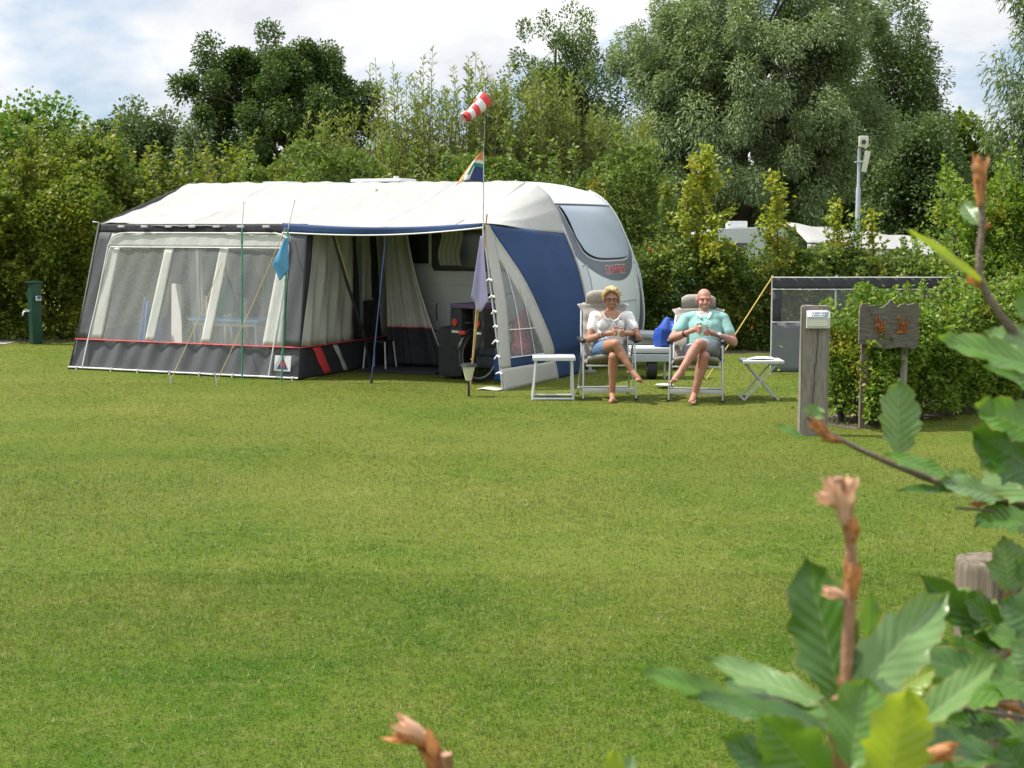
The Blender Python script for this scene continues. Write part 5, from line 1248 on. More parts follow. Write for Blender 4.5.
# ------------------------------------------------------------------ camp chairs and small furniture
def make_chair(base, rz, label, by=.27, bz=.63, pk=1.10):
    o = empty('reclining_chair', base, label, 'camp chair', 'reclining camp chairs on the lawn', rz)
    L = dict(local=True)
    def back(k, x=0, off=0.0):   # point on the reclined back, k 0..1
        return (x, .43+by*k-off*.92, .45+bz*k+off*.38)
    b = MB()
    b.grid(lambda u, v: ((u-.5)*.50, lerp(-.02, .46, v), .455-.05*math.sin(PI*v)+.025*math.sin(PI*u)+.03*(1-v)+.012*math.sin(v*21)), 12, 14)
    b.build('seat', LIT['seat'], o, thick=.05, **L)
    b = MB(); b.grid(lambda u, v: back(v*.97, (u-.5)*(.52-.04*v), .02+.03*math.sin(PI*u)+.010*math.sin(v*26)), 12, 24); b.build('backrest', LIT['seat'], o, thick=.05, **L)
    # pillow, plump, with strap ends behind
    b = MB()
    rot = Matrix(((1, 0, 0), (0, .92, .38), (0, -.38, .92))).transposed()
    vs = []; n = 20
    for i in range(13):
        x = -.20+.40*i/12; e = (1-abs(i/6-1)**6)**.5 if 0 < i < 12 else .55
        e = max(.55, e)
        vs.append([Vector(back(pk, x, .05))+rot @ Vector((0, .062*e*math.cos(2*PI*j/n), .105*e*math.sin(2*PI*j/n)+.0*x)) for j in range(n)])
    b.add([q for r in vs for q in r], [[i*n+j, i*n+(j+1) % n, (i+1)*n+(j+1) % n, (i+1)*n+j] for i in range(12) for j in range(n)]+[list(range(n)), [12*n+j for j in range(n)]])
    b.build('headrest', LIT['seat_light'], o, **L)
    for s in (-1, 1):
        b = MB(); b.prism([(s*.20, *back(.98, 0, .03)[1:]), (s*.305, *back(.95, 0, .03)[1:]), (s*.255, *back(.84, 0, .03)[1:])], (0, .025, .01)); b.build('back_wing', LIT['seat_light'], o, **L)
        b = MB(); b.tube([(s*.27, .47, .44), back(.55, s*.27), back(.97, s*.255), back(1.0, s*.22)], .013, 8); b.build('back_tube', LIT['alu'], o, **L)
        b = MB(); b.bar((s*.305, 0, 0), (s*.295, .07, .66), .030, .018, (1, 0, 0), .004); f = b.build('front_leg', LIT['alu'], o, **L)
        b = MB(); b.box((s*.306, -.002, .012), (.04, .03, .026), None, .006); b.build('foot_cap', LIT['black_plastic'], f, **L)
        b = MB(); b.tube([(s*.30, .66, .0), (s*.29, .33, .44), (s*.285, .17, .62)], .012, 8); r = b.build('rear_leg', LIT['alu'], o, **L)
        b = MB(); b.box((s*.30, .66, .012), (.035, .035, .026), None, .006); b.build('foot_cap', LIT['black_plastic'], r, **L)
        b = MB(); b.tube([(s*.27, .0, .44), (s*.27, .47, .44)], .012, 8); b.build('seat_rail', LIT['alu'], o, **L)
        b = MB(); b.box((s*.305, .24, .685), (.062, .46, .034), None, .015); b.ball((s*.305, .03, .685), (.038, .045, .032), 12); b.build('armrest', LIT['black_plastic'], o, **L)
        b = MB(); b.box((s*.285, .40, .44), (.05, .09, .06), None, .015); b.build('hinge', LIT['black_plastic'], o, **L)
        b = MB(); b.tube([(s*.302, .005, .11), (s*.302, .60, .09)], .009, 6); b.build('floor_rail', LIT['alu'], o, **L)
    b = MB(); b.bar((-.30, .012, .115), (.30, .012, .115), .02, .055, (0, 0, 1), .004); b.build('cross_bar', LIT['alu'], o, **L)
    b = MB(); b.tube([(-.30, .60, .09), (.30, .60, .09)], .011, 8); b.build('rear_bar', LIT['alu'], o, **L)
    b = MB(); b.tube([(-.27, .02, .40), (.27, .02, .40)], .013, 8); b.build('seat_bar', LIT['alu'], o, **L)
    return o
CH1 = make_chair(G(609.5, 400.5), .06, 'high backed reclining camp chair holding the blond woman', pk=1.06)
CH2 = make_chair(G(695.5, 402.2), -.15, 'high backed reclining camp chair holding the bald man', .34, .57, 1.09)

def small_things():
    # folding stool
    c = G(554, 400); x, y = c[0], c[1]
    o = empty('folding_stool', c, 'white folding footstool on the lawn, left of the woman', 'stool')
    b = MB(); b.box((x, y+.17, .475), (.49, .40, .045), None, .014); b.build('top', LIT['white_plastic'], o)
    for s in (-1, 1):
        for y0_, y1_ in ((-.03, 0), (.37, .34)):
            b = MB(); b.tube([(x+s*.235-.012, y+y0_, 0.0), (x+s*.205, y+y1_, .46)], .014, 8); b.build('leg', LIT['alu_paint'], o)
    for yy in (-.03, .37):
        b = MB(); b.tube([(x-.24, y+yy, .016), (x+.22, y+yy, .016)], .013, 8); b.build('floor_bar', LIT['alu_paint'], o)
    # folding side table with magazine
    c = G(763, 401); x, y = c[0], c[1]
    o = empty('folding_table', c, 'small pale folding table with crossed legs, right of the bald man', 'side table')
    b = MB(); b.box((x, y+.18, .445), (.47, .40, .035), None, .012); b.build('top', LIT['white_plastic'], o)
    for yy in (.03, .33):
        b = MB(); b.bar((x-.215, y+yy, .0), (x+.16, y+yy, .43), .018, .022, (0, 1, 0)); b.build('leg', LIT['alu_paint'], o)
        b = MB(); b.bar((x+.19, y+yy+.025, .0), (x-.19, y+yy+.025, .43), .018, .022, (0, 1, 0)); b.build('leg', LIT['alu_paint'], o)
    b = MB(); b.tube([(x+.19, y+.05, .012), (x+.19, y+.36, .012)], .011, 6); b.tube([(x-.215, y+.03, .012), (x-.215, y+.33, .012)], .011, 6); b.build('floor_bar', LIT['alu_paint'], o)
    b = MB(); b.grid(lambda u, v: (x-.03+.30*(u-.5)+.04*v, y+.18+.24*(v-.5), .468+.012*abs(math.sin(PI*u))+.006*u), 12, 3); m = b.build('magazine', LIT['paper'], None, thick=.008)
    tag(m, 'open magazine lying on the small folding table', 'magazine')
    # low trolley behind the chairs with a blue bag on it
    Y = 19.4; x0, x1 = xw(630, Y), xw(684, Y); zt = zw(348, Y); xc = (x0+x1)/2
    o = empty('garden_trolley', (xc, Y, 0), 'low grey padded trolley on a black wheel between the two chairs', 'trolley')
    b = MB(); b.box((xc, Y+.25, zt-.13), (x1-x0, .5, .10), None, .012); b.build('deck', LIT['van_light'], o)
    b = MB(); b.box((xc, Y+.25, zt-.035), (x1-x0-.04, .48, .07), None, .03); b.build('pad', LIT['alu_paint'], o)
    xwl = xw(654, Y); b = MB(); b.tube([(xwl-.06, Y+.12, .13), (xwl+.06, Y+.12, .13)], .13, 20); w = b.build('wheel', LIT['rubber'], o)
    b = MB(); b.tube([(xwl-.064, Y+.12, .13), (xwl+.064, Y+.12, .13)], .05, 12); b.build('hub', LIT['alu'], w)
    b = MB(); b.tube([(xwl, Y+.12, .13), (xwl, Y+.12, zt-.17)], .02, 8); b.build('stem', LIT['steel'], o)
    for xx in (xw(667, Y), x0+.06):
        b = MB(); b.tube([(xx, Y+.1, 0), (xx, Y+.1, zt-.17)], .018, 8); b.build('leg', LIT['alu'], o)
    # bag: crumpled, standing on the trolley
    c = np.array([xw(669, Y), Y+.22, zt+.17])
    lf1, lf2 = Lump(10, 5), Lump(10, 12)
    b = MB(); b.ball((0, 0, 0), 1, 40)
    V = np.array(b.v); k = 1+.10*lf1(V)+.07*np.abs(lf2(V))-.04
    V = V*k[:, None]; V[:, 0] += .25*V[:, 2]; V[:, 2] = np.where(V[:, 2] < -.85, -.85, V[:, 2])
    V = V*np.array([.165, .15, .21])*.95; V[:, 0] *= 1-.25*(V[:, 2] > .1)*(V[:, 2]-.1)/.12
    V = V+c; V[:, 2] -= V[:, 2].min()-zt-.002
    b.v = [tuple(q) for q in V]
    o = empty('shopping_bag', (c[0], c[1], zt), 'crumpled bright blue bag on the low trolley beside the bald man', 'bag')
    b.build('pouch', LIT['bag_blue'], o, angle=25)
    tz = float(V[:, 2].max()); b = MB(); b.tube([c+np.array([.0, 0, .10]), c+np.array([.03, .0, .20]), c+np.array([.08, .0, .19]), c+np.array([.09, 0, .08])], .010, 8); b.build('handle', LIT['bag_blue'], o)
    # white plate on the grass
    q = G(664.5, 388); b = MB(); b.lathe((q[0], q[1], .022), [(.05, 0), (.09, .008), (.115, .022), (.108, .024), (.06, .012)], 24); p = b.build('plate', LIT['white_plastic']); tag(p, 'flat white plate lying in the grass behind the chairs', 'plate')
small_things()

# ------------------------------------------------------------------ people
class Fig:
    """one body: tapering limbs and ellipsoids, fused to a single skin"""
    def __init__(s): s.b = MB()
    def limb(s, pts, rs, n=14, sub=5):
        pts = [np.array(q, float) for q in pts]; P_, R_ = [], []
        k = len(pts)
        for i in range(k-1):
            for j in range(sub):
                t = j/sub; P_.append(pts[i]*(1-t)+pts[i+1]*t)
                tt = t*t*(3-2*t); R_.append(rs[i]*(1-tt)+rs[i+1]*tt)
        P_.append(pts[-1]); R_.append(rs[-1])
        s.b.tube(P_, R_, n)
        for q, r in zip(pts, rs): s.b.ball(q, r*.995, n)
        return s
    def ball(s, c, r, rot=None): s.b.ball(c, r, 18, rot); return s
    def torso(s, st, grow=0.0, steps=7):
        for (c0, rx0, ry0), (c1, rx1, ry1) in zip(st[:-1], st[1:]):
            for j in range(steps+1):
                t = j/steps; tt = t*t*(3-2*t)
                c = np.array(c0)*(1-t)+np.array(c1)*t
                s.b.ball(c, (rx0+(rx1-rx0)*tt+grow, ry0+(ry1-ry0)*tt+grow, .065+grow), 20)
        return s
    def fuse(s, name, material, parent, voxel=.006, smooth=6, post=None):
        off = rootloc(parent)
        me = bpy.data.meshes.new(name+'_raw'); me.from_pydata([tuple(np.array(q)-off) for q in s.b.v], [], s.b.f)
        bm = bmesh.new(); bm.from_mesh(me); bmesh.ops.recalc_face_normals(bm, faces=bm.faces[:]); bm.to_mesh(me); bm.free()
        o = bpy.data.objects.new(name, me); COL.objects.link(o)
        r = o.modifiers.new('fuse', 'REMESH'); r.mode = 'VOXEL'; r.voxel_size = voxel
        sm = o.modifiers.new('soft', 'SMOOTH'); sm.factor = .5; sm.iterations = smooth
        dg = bpy.context.evaluated_depsgraph_get()
        m2 = bpy.data.meshes.new_from_object(o.evaluated_get(dg)); m2.name = name
        o.modifiers.clear(); o.data = m2; bpy.data.meshes.remove(me)
        m2.materials.clear()
        for m_ in (material if isinstance(material, (list, tuple)) else [material]): m2.materials.append(m_)
        if post: post(m2, off)
        m2.shade_smooth(); o.parent = parent
        return o
def wrinkle(me, off, amp, k, seed=3):
    V = np.empty(len(me.vertices)*3); me.vertices.foreach_get('co', V); V = V.reshape(-1, 3)
    Nn = np.empty(len(me.vertices)*3); me.vertices.foreach_get('normal', Nn); Nn = Nn.reshape(-1, 3)
    l1, l2 = Lump(9, k), Lump(9, k*2.2)
    V += Nn*(amp*(l1(V*np.array([1, 1, .6]))+.6*np.abs(l2(V))))[:, None]
    me.vertices.foreach_set('co', V.ravel()); me.update()

def headshape(fig, c, s):
    h = lambda x, y, z: np.array(c)+s*np.array([x, y, z])
    R = lambda *r: tuple(s*q for q in r)
    fig.ball(h(0, .014, .030), R(.075, .093, .088)).ball(h(0, -.022, -.032), R(.060, .064, .082)).ball(h(0, -.040, -.086), R(.040, .040, .032))
    fig.ball(h(-.034, -.052, -.036), R(.028, .030, .030)).ball(h(.034, -.052, -.036), R(.028, .030, .030))
    fig.limb([h(-.046, -.066, .022), h(0, -.080, .024), h(.046, -.066, .022)], [s*.012, s*.013, s*.012], 10, 3)
    fig.limb([h(0, -.086, .008), h(0, -.103, -.030)], [s*.009, s*.014], 10, 3)
    fig.ball(h(-.012, -.094, -.034), R(.010, .010, .008)).ball(h(.012, -.094, -.034), R(.010, .010, .008))
    fig.limb([h(-.022, -.080, -.070), h(0, -.087, -.068), h(.022, -.080, -.070)], [s*.008]*3, 8, 2)
    for q in (-1, 1):
        fig.ball(h(q*.080, .012, -.008), R(.010, .020, .033)); fig.ball(h(q*.078, .006, -.034), R(.009, .012, .013))
    return h
def face_bits(o, h, s, smile, glasses=None):
    for q in (-1, 1):
        b = MB(); b.ball(h(q*.030, -.0745, .001), (s*.0115, s*.008, s*.0035 if not smile else s*.005), 12); e = b.build('eye', LIT['eye_white'], o)
        b = MB(); b.ball(h(q*.030, -.0795, .001), (s*.0062, s*.0045, s*.0035 if not smile else s*.005), 10); b.build('iris', LIT['eye_dark'], e)
    q = 1 if smile else .6; b = MB(); b.tube([h(-.026, -.078, -.0665), h(-.014, -.0885, -.0735), h(0, -.0925, -.0755), h(.014, -.0885, -.0735), h(.026, -.078, -.0665)], [s*.003*q, s*.0062*q, s*.0068*q, s*.0062*q, s*.003*q], 8); m = b.build('mouth', LIT['lip'], o)
    if smile:
        b = MB(); b.tube([h(-.018, -.0865, -.0700), h(0, -.0955, -.0725), h(.018, -.0865, -.0700)], [s*.0015, s*.0032, s*.0015], 8); b.build('teeth', LIT['teeth'], m)
def hold(fig, wrist, mc, R, side, zoff=0.0, lens=(1, 1.08, 1.0, .8), r=.0088):
    """palm against the side of a mug, four fingers round its front, thumb over the back"""
    wrist = np.array(wrist); mc = np.array(mc)
    palm = mc+np.array([side*(R+.024), .012, zoff])
    k0 = mc+np.array([side*(R+.016), -.012, zoff])
    fig.limb([wrist, wrist*.45+palm*.55, palm], [.029, .029, .027], 12, 4)
    fig.ball(palm, (.018, .036, .043)); fig.ball(palm*.6+wrist*.4, (.024, .032, .036))
    for i, zz in enumerate((.033, .011, -.011, -.033)):
        n = 5; pts = []
        for j in range(n):
            a = (14+(58*lens[i])*j/(n-1))*PI/180
            rr = R+.0105+.007*math.sin(PI*j/(n-1))
            pts.append(mc+np.array([side*math.cos(a)*rr, -math.sin(a)*rr, zoff+zz*(1-.12*j/(n-1))]))
        pts = [palm+np.array([0, -.018, zz*.85])]+pts
        fig.limb(pts, [.011, .0105, r*1.05, r, r*.95, r*.8], 8, 3)
    tp = [palm+np.array([-side*.004, .016, .030]), mc+np.array([side*(R+.012), .022, zoff+.055]), mc+np.array([side*(R*.55), .030, zoff+.062]), mc+np.array([side*R*.1, .012+R*.5, zoff+.058])]
    fig.limb(tp, [.0135, .0115, .0105, .009], 8, 3)
def foot(fig, ank, toe, r=.034, side=1):
    ank, toe = np.array(ank), np.array(toe); d = toe-ank; L = np.linalg.norm(d); d = d/L
    lat = unit(np.cross(d, np.array([0, 0, 1]))); up = np.cross(lat, d)
    heel = ank-d*.035-up*.03
    fig.limb([ank, heel], [r, r*.9], 12, 2)
    fig.limb([ank, ank+d*L*.45-up*.012, ank+d*L*.8-up*.02], [r*1.05, r*1.05, r*.85], 12, 4)
    fig.ball(ank+d*L*.72-up*.024, (.040, .040, .022), None)
    for i in range(5):
        o_ = (i-2)*.0165; ln = (1.0, .97, .92, .86, .78)[i if side > 0 else 4-i]
        fig.limb([ank+d*L*.74+lat*o_*1.1-up*.028, ank+d*(L*ln)+lat*o_*1.12-up*.034], [.0125, .0105 if i not in (0,) else .0125], 8, 2)

def woman():
    B = G(610, 402); Yb = B[1]; p = lambda x, y, dy: np.array(P(x, y, Yb+dy))
    o = empty('person', (B[0], Yb+.3, 0), 'smiling person with short blond hair, glasses and white top, seated with a cup', 'person')
    st = [(p(607, 351, .40), .175, .125), (p(608, 340, .43), .165, .125), (p(610, 325, .46), .165, .115), (p(611, 315, .49), .155, .085)]
    f = Fig(); f.torso(st)
    f.limb([p(611, 315, .53), p(611, 306, .55)], [.062, .052], 14, 4)
    hc = p(611.3, 299.6, .53); hs = 1.06; h = headshape(f, hc, hs)
    sa, sb = p(594.5, 316.5, .48), p(628.5, 316.5, .48)
    ea, eb = p(589, 339.5, .36), p(639, 339, .34)
    mc = p(618.2, 333, .10); R = .036
    wa, wb = mc+np.array([-.155, .075, -.02]), mc+np.array([.155, .07, -.01])
    for S, E_, W in ((sa, ea, wa), (sb, eb, wb)):
        f.limb([S, S*.55+E_*.45, E_], [.060, .050, .043], 14, 5)
        f.limb([E_, E_*.62+W*.38, W], [.043, .044, .027], 14, 5)
    hold(f, wa, mc, R, -1, .004); hold(f, wb, mc, R, 1, -.006)
    ha, hb = p(600, 349, .36), p(618, 351, .38)
    ka, kb = p(615.5, 344, -.07), p(613.5, 357, -.03)
    aa, ab = p(632.2, 371.5, -.16), p(612, 394.5, .02)
    for H_, K, A, cr in ((ha, ka, aa, 1), (hb, kb, ab, 1)):
        f.limb([H_, H_*.5+K*.5, K], [.090, .080, .058], 16, 6)
        c = K*.68+A*.32; c = c+np.array([0, .018, 0])
        f.limb([K, c, K*.3+A*.7, A], [.055, .057, .040, .033], 14, 5)
    foot(f, aa, p(642.5, 380.5, -.26), .032, 1); foot(f, ab, p(613, 402.3, -.15)+np.array([0, 0, .036]), .032, -1)
    body = f.fuse('body', LIT['skin_w'], o, .0055, 5)
    face_bits(o, h, hs, True)
    # hair: cap with tufts
    g = Fig()
    g.ball(h(0, .036, .050), (.090, .088, .092)); g.ball(h(0, .004, .104), (.074, .070, .040))
    for i in range(90):
        a = rng.uniform(0, 2*PI); t = rng.uniform(0, .85)
        d = np.array([math.cos(a)*math.sin(t*PI*.62), math.sin(a)*math.sin(t*PI*.62)*1.05+.1, math.cos(t*PI*.62)])
        if d[1] < -.1 and d[2] < .66: continue
        q = h(*(d*np.array([.086, .092, .098])+np.array([0, .02, .045])))
        g.limb([q, q+np.array([d[0]*.02+rng.normal()*.012, -.006+d[1]*.012, d[2]*.02-.012])], [.015, .005], 8, 2)
    for sd in (-1, 1):
        g.limb([h(sd*.076, .0, .06), h(sd*.083, .006, .015), h(sd*.082, .016, -.028)], [.022, .018, .008], 8, 3)
        g.limb([h(sd*.02, -.060, .108), h(sd*.055, -.054, .084), h(sd*.080, -.03, .045)], [.018, .015, .009], 8, 3)
    g.limb([h(-.04, -.05, .118), h(.015, -.078, .108), h(.052, -.074, .078)], [.022, .018, .008], 8, 3); g.limb([h(-.02, -.06, .112), h(-.05, -.072, .088), h(-.066, -.06, .062)], [.018, .014, .006], 8, 3)
    g.fuse('hair', LIT['hair_blond'], o, .005, 2)
    b = MB()
    for sd in (-1, 1):
        pts = [h(sd*.031+.026*math.cos(a)*1.0, -.099+.004*abs(math.cos(a)), .0+.0175*math.sin(a)) for a in np.linspace(0, 2*PI, 22)]
        b.tube(pts, .0033, 6, False); b.tube([h(sd*.057, -.096, .006), h(sd*.080, -.05, .008), h(sd*.083, .01, .004)], .0028, 6)
    b.tube([h(-.007, -.100, .004), h(.007, -.100, .004)], .003, 6); b.build('glasses', LIT['black_plastic'], o)
    # white top: shell over torso and upper arms
    g = Fig(); g.torso([(st[0][0]*.35+st[1][0]*.65, .172, .13)]+st[1:3]+[(p(611, 320.5, .485), .145, .083)], .012); g.limb([sa, p(603, 318.5, .48), p(611, 321.5, .47), p(619, 318.5, .48), sb], [.066, .062, .060, .062, .066], 14, 5)
    for q in (-1, 1): g.ball(p(611+q*7, 325.5, .37), (.078, .07, .072))
    for S, E_ in ((sa, ea), (sb, eb)): g.limb([S*.85+st[3][0]*.15, S, S*.5+E_*.5], [.060, .064, .060], 14, 5)
    g.fuse('top', LIT['white_shirt'], o, .007, 4, lambda me, off: wrinkle(me, off, .0035, 16))
    g = Fig(); kn = p(613.5, 322, .285)
    for d in ((-.03, -.008, .028), (.035, -.008, .02), (.012, -.012, -.03), (-.02, -.012, -.055)): g.limb([kn, kn+np.array(d)*1.5], [.018, .011], 8, 3)
    g.limb([p(603, 314, .40), p(606, 319, .325), kn], [.012, .015, .018], 8, 4); g.limb([p(621, 314, .40), p(618, 319, .325), kn], [.012, .015, .018], 8, 4)
    g.fuse('neck_tie', LIT['white_shirt'], o, .006, 2)
    b = MB(); b.tube([h(.055*math.cos(a), -.01-.062*math.sin(a)-.0, -.145-.028*math.sin(a)) for a in np.linspace(.1, PI-.1, 16)], .0035, 6); b.build('necklace', LIT['white_plastic'], o)
    g = Fig(); g.ball(st[0][0]-np.array([0, .02, .0]), (.192, .15, .10))
    for H_, K in ((ha, ka), (hb, kb)): g.limb([H_, H_*.62+K*.38, H_*.50+K*.50], [.100, .094, .087], 16, 5)
    g.fuse('denim_skirt', LIT['denim'], o, .007, 4, lambda me, off: wrinkle(me, off, .0025, 18))
    b = MB(); d = unit(wa-ea); c = wa-d*.025; b.torus(c, .033, .005, Vector((0, 0, 1)).rotation_difference(Vector(d)).to_matrix(), 20, 6); b.build('bracelet', LIT['alu'], o)
    b = MB(); d = unit(wb-eb); c = wb-d*.03; b.torus(c, .034, .009, Vector((0, 0, 1)).rotation_difference(Vector(d)).to_matrix(), 20, 6); b.build('watch', LIT['black_plastic'], o)
    m = empty('mug', mc-np.array([0, 0, .035]), 'small pale cup held by the blond woman', 'cup')
    b = MB(); b.lathe(mc-np.array([0, 0, .04]), [(R*.78, 0), (R*.9, .01), (R, .078), (R*.93, .078), (R*.85, .012)], 22); b.build('cup', LIT['mug_white'], m)
    b = MB(); b.torus(mc+np.array([0, R+.008, 0]), .02, .005, Matrix.Rotation(PI/2, 3, 'Y'), 18, 6); b.build('handle', LIT['mug_white'], m)
woman()

def man():
    B = G(697, 403); Yb = B[1]; p = lambda x, y, dy: np.array(P(x, y, Yb+dy))
    o = empty('person', (B[0], Yb+.3, 0), 'bald person in mint polo shirt and grey shorts, seated with a mug', 'person')
    st = [(p(704, 352, .42), .185, .14), (p(704, 341, .42), .185, .155), (p(704, 326, .46), .19, .135), (p(704, 317, .50), .18, .10)]
    f = Fig(); f.torso(st)
    f.limb([p(704, 317, .54), p(704, 308, .56)], [.072, .064], 14, 4)
    hc = p(704.2, 300.0, .55); s = 1.10; h = headshape(f, hc, s)
    sa, sb = p(685.5, 319.5, .50), p(723, 319.5, .50)
    ea, eb = p(672.5, 338.5, .36), p(733.5, 342, .36)
    mc = p(702.5, 330.2, .10); R = .047
    wa, wb = mc+np.array([-.165, .085, -.035]), mc+np.array([.175, .085, -.06])
    for S, E_, W in ((sa, ea, wa), (sb, eb, wb)):
        f.limb([S, S*.55+E_*.45, E_], [.068, .057, .050], 14, 5)
        f.limb([E_, E_*.62+W*.38, W], [.049, .050, .031], 14, 5)
    hold(f, wa, mc, R, -1, .012, r=.0098); hold(f, wb, mc, R, 1, -.022, (.9, 1.1, 1.12, .95), r=.0098)
    ha, hb = p(691, 351, .40), p(716, 350, .40)
    ka, kb = p(704.5, 356.5, -.03), p(699, 344, -.08)
    aa, ab = p(694.2, 395, .0), p(680, 372.5, -.17)
    for H_, K, A in ((ha, ka, aa), (hb, kb, ab)):
        f.limb([H_, H_*.5+K*.5, K], [.095, .082, .063], 16, 6)
        c = K*.68+A*.32+np.array([0, .02, 0])
        f.limb([K, c, K*.3+A*.7, A], [.060, .064, .044, .036], 14, 5)
    foot(f, aa, p(691, 404.0, -.20)+np.array([0, 0, .04]), .035, 1); foot(f, ab, p(671.5, 380, -.26), .035, -1)
    def stub(me, off):
        V = np.empty(len(me.vertices)*3); me.vertices.foreach_get('co', V); V = V.reshape(-1, 3)+off
        L = (V-hc)/s
        lower = (L[:, 2] < -.055) & (L[:, 2] > -.135) & (L[:, 1] < .0) & (np.abs(L[:, 0]) < .075)
        for po in me.polygons:
            if all(lower[v] for v in po.vertices): po.material_index = 1
    f.fuse('body', [LIT['skin_m'], LIT['stubble']], o, .0058, 5, stub)
    face_bits(o, h, s, False)
    for q in (-1, 1):
        b = MB(); b.tube([h(q*.016, -.0865, .020), h(q*.032, -.0825, .026), h(q*.048, -.070, .019)], [.003, .0045, .002], 6); b.build('eyebrow', LIT['stubble'], o)
    g = Fig(); g.torso([(st[0][0]*.6+st[1][0]*.4, .19, .155)]+st[1:3]+[(p(704, 319.5, .49), .175, .108)], .017); g.limb([sa, p(694, 318, .50), p(704, 319, .49), p(714, 318, .50), sb], [.078, .084, .086, .084, .078], 14, 5)
    for S, E_ in ((sa, ea), (sb, eb)): g.limb([S*.8+st[3][0]*.2, S, S*.42+E_*.58], [.070, .074, .074], 14, 5)
    g.fuse('polo_shirt', LIT['mint_shirt'], o, .0075, 4, lambda me, off: wrinkle(me, off, .0042, 13))
    g = Fig(); nb = p(704, 315.0, .45)
    for q in (-1, 1):
        g.limb([nb+np.array([q*.075, .03, .028]), nb+np.array([q*.070, -.045, .008]), nb+np.array([q*.045, -.085, -.028])], [.019, .021, .015], 8, 4)
    g.fuse('collar', LIT['pale_collar'], o, .006, 2)
    b = MB(); b.tube([nb+np.array([0, -.092, -.05]), nb+np.array([0.003, -.125, -.12])], [.009, .009], 8); b.build('placket', LIT['pale_collar'], o)
    g = Fig(); g.ball(st[0][0]-np.array([0, .02, .0]), (.20, .165, .11))
    for H_, K in ((ha, ka), (hb, kb)): g.limb([H_, H_*.55+K*.45, H_*.28+K*.72], [.108, .104, .094], 16, 5)
    g.fuse('shorts', LIT['grey_shorts'], o, .0075, 4, lambda me, off: wrinkle(me, off, .003, 16))
    b = MB(); d = unit(wa-ea); c = wa-d*.03; b.torus(c, .036, .011, Vector((0, 0, 1)).rotation_difference(Vector(d)).to_matrix(), 20, 6); b.build('wristband', LIT['black_plastic'], o)
    b = MB(); d = unit(wb-eb); c = wb-d*.03; b.torus(c, .037, .007, Vector((0, 0, 1)).rotation_difference(Vector(d)).to_matrix(), 20, 6); b.tube([c+np.array([0, -.035, .022]), c+np.array([0, -.045, .028])], .02, 12); b.build('watch', LIT['alu'], o)
    m = empty('mug', mc-np.array([0, 0, .05]), 'mint green mug held by the bald man', 'mug')
    b = MB(); b.lathe(mc-np.array([0, 0, .06]), [(R*.9, 0), (R, .008), (R, .125), (R*.93, .125), (R*.9, .012)], 24); b.build('cup', LIT['mug_mint'], m)
    b = MB(); b.torus(mc+np.array([-.0, R+.012, .0]), .028, .006, Matrix.Rotation(PI/2, 3, 'Y'), 18, 6); b.build('handle', LIT['mug_mint'], m)
man()
# ------------------------------------------------------------------ beech hedge shoots near the camera
def beechmat(name, top, vein, under, trans, rough, tcol):
    m, nt, out = nodes(name)
    uv = nt.nodes.new('ShaderNodeUVMap'); sp = nt.nodes.new('ShaderNodeSeparateXYZ'); nt.links.new(uv.outputs[0], sp.inputs[0])
    def mm(op, a, b=None):
        n = nt.nodes.new('ShaderNodeMath'); n.operation = op
        for i, v in enumerate((a, b)):
            if v is None: continue
            if hasattr(v, 'is_linked'): nt.links.new(v, n.inputs[i])
            else: n.inputs[i].default_value = v
        return n.outputs[0]
    ax = mm('ABSOLUTE', mm('SUBTRACT', sp.outputs[0], .5))
    # side veins leave the midrib slanting to the tip
    q = mm('FRACT', mm('SUBTRACT', mm('MULTIPLY', sp.outputs[1], 9.0), mm('MULTIPLY', ax, 4.2)))
    dv = mm('ABSOLUTE', mm('SUBTRACT', q, .5))
    side = mm('LESS_THAN', dv, .045); mid = mm('LESS_THAN', ax, .016)
    vn = mm('MAXIMUM', mm('MULTIPLY', side, .16), mm('MULTIPLY', mid, .75))
    n = noise(nt, 28, 4); n2 = noise(nt, 160, 3)
    c = mixc(nt, ramp(nt, n, [(.3, (0, 0, 0)), (.75, (1, 1, 1))]), top, tuple(min(1, x*1.55) for x in top))
    c = mixc(nt, mm('MULTIPLY', ramp(nt, n2, [(.6, (0, 0, 0)), (.75, (1, 1, 1))]), .25), c, vein)
    c = mixc(nt, vn, c, vein)
    g = nt.nodes.new('ShaderNodeNewGeometry')
    # browned rim
    edge = ramp(nt, mm('ADD', ax, mm('MULTIPLY', mm('SUBTRACT', n, .5), .12)), [(.47, (0, 0, 0)), (.5, (.7, .7, .7))])
    c = mixc(nt, edge, c, (.30, .17, .04))
    c2 = mixc(nt, g.outputs['Backfacing'], c, mixc(nt, mid, under, vein))
    b = N(nt, 'ShaderNodeBsdfPrincipled', Roughness=rough); b.inputs['Specular IOR Level'].default_value = .55
    nt.links.new(c2, b.inputs['Base Color'])
    bn = N(nt, 'ShaderNodeBump', Strength=.3, Distance=.002); nt.links.new(mm('MULTIPLY', dv, 2.0), bn.inputs['Height']); nt.links.new(bn.outputs[0], b.inputs['Normal'])
    t = N(nt, 'ShaderNodeBsdfTranslucent'); t.inputs[0].default_value = (*tcol, 1)
    mx = N(nt, 'ShaderNodeMixShader', Fac=trans)
    nt.links.new(b.outputs[0], mx.inputs[1]); nt.links.new(t.outputs[0], mx.inputs[2])
    nt.links.new(mx.outputs[0], out.inputs[0]); return m
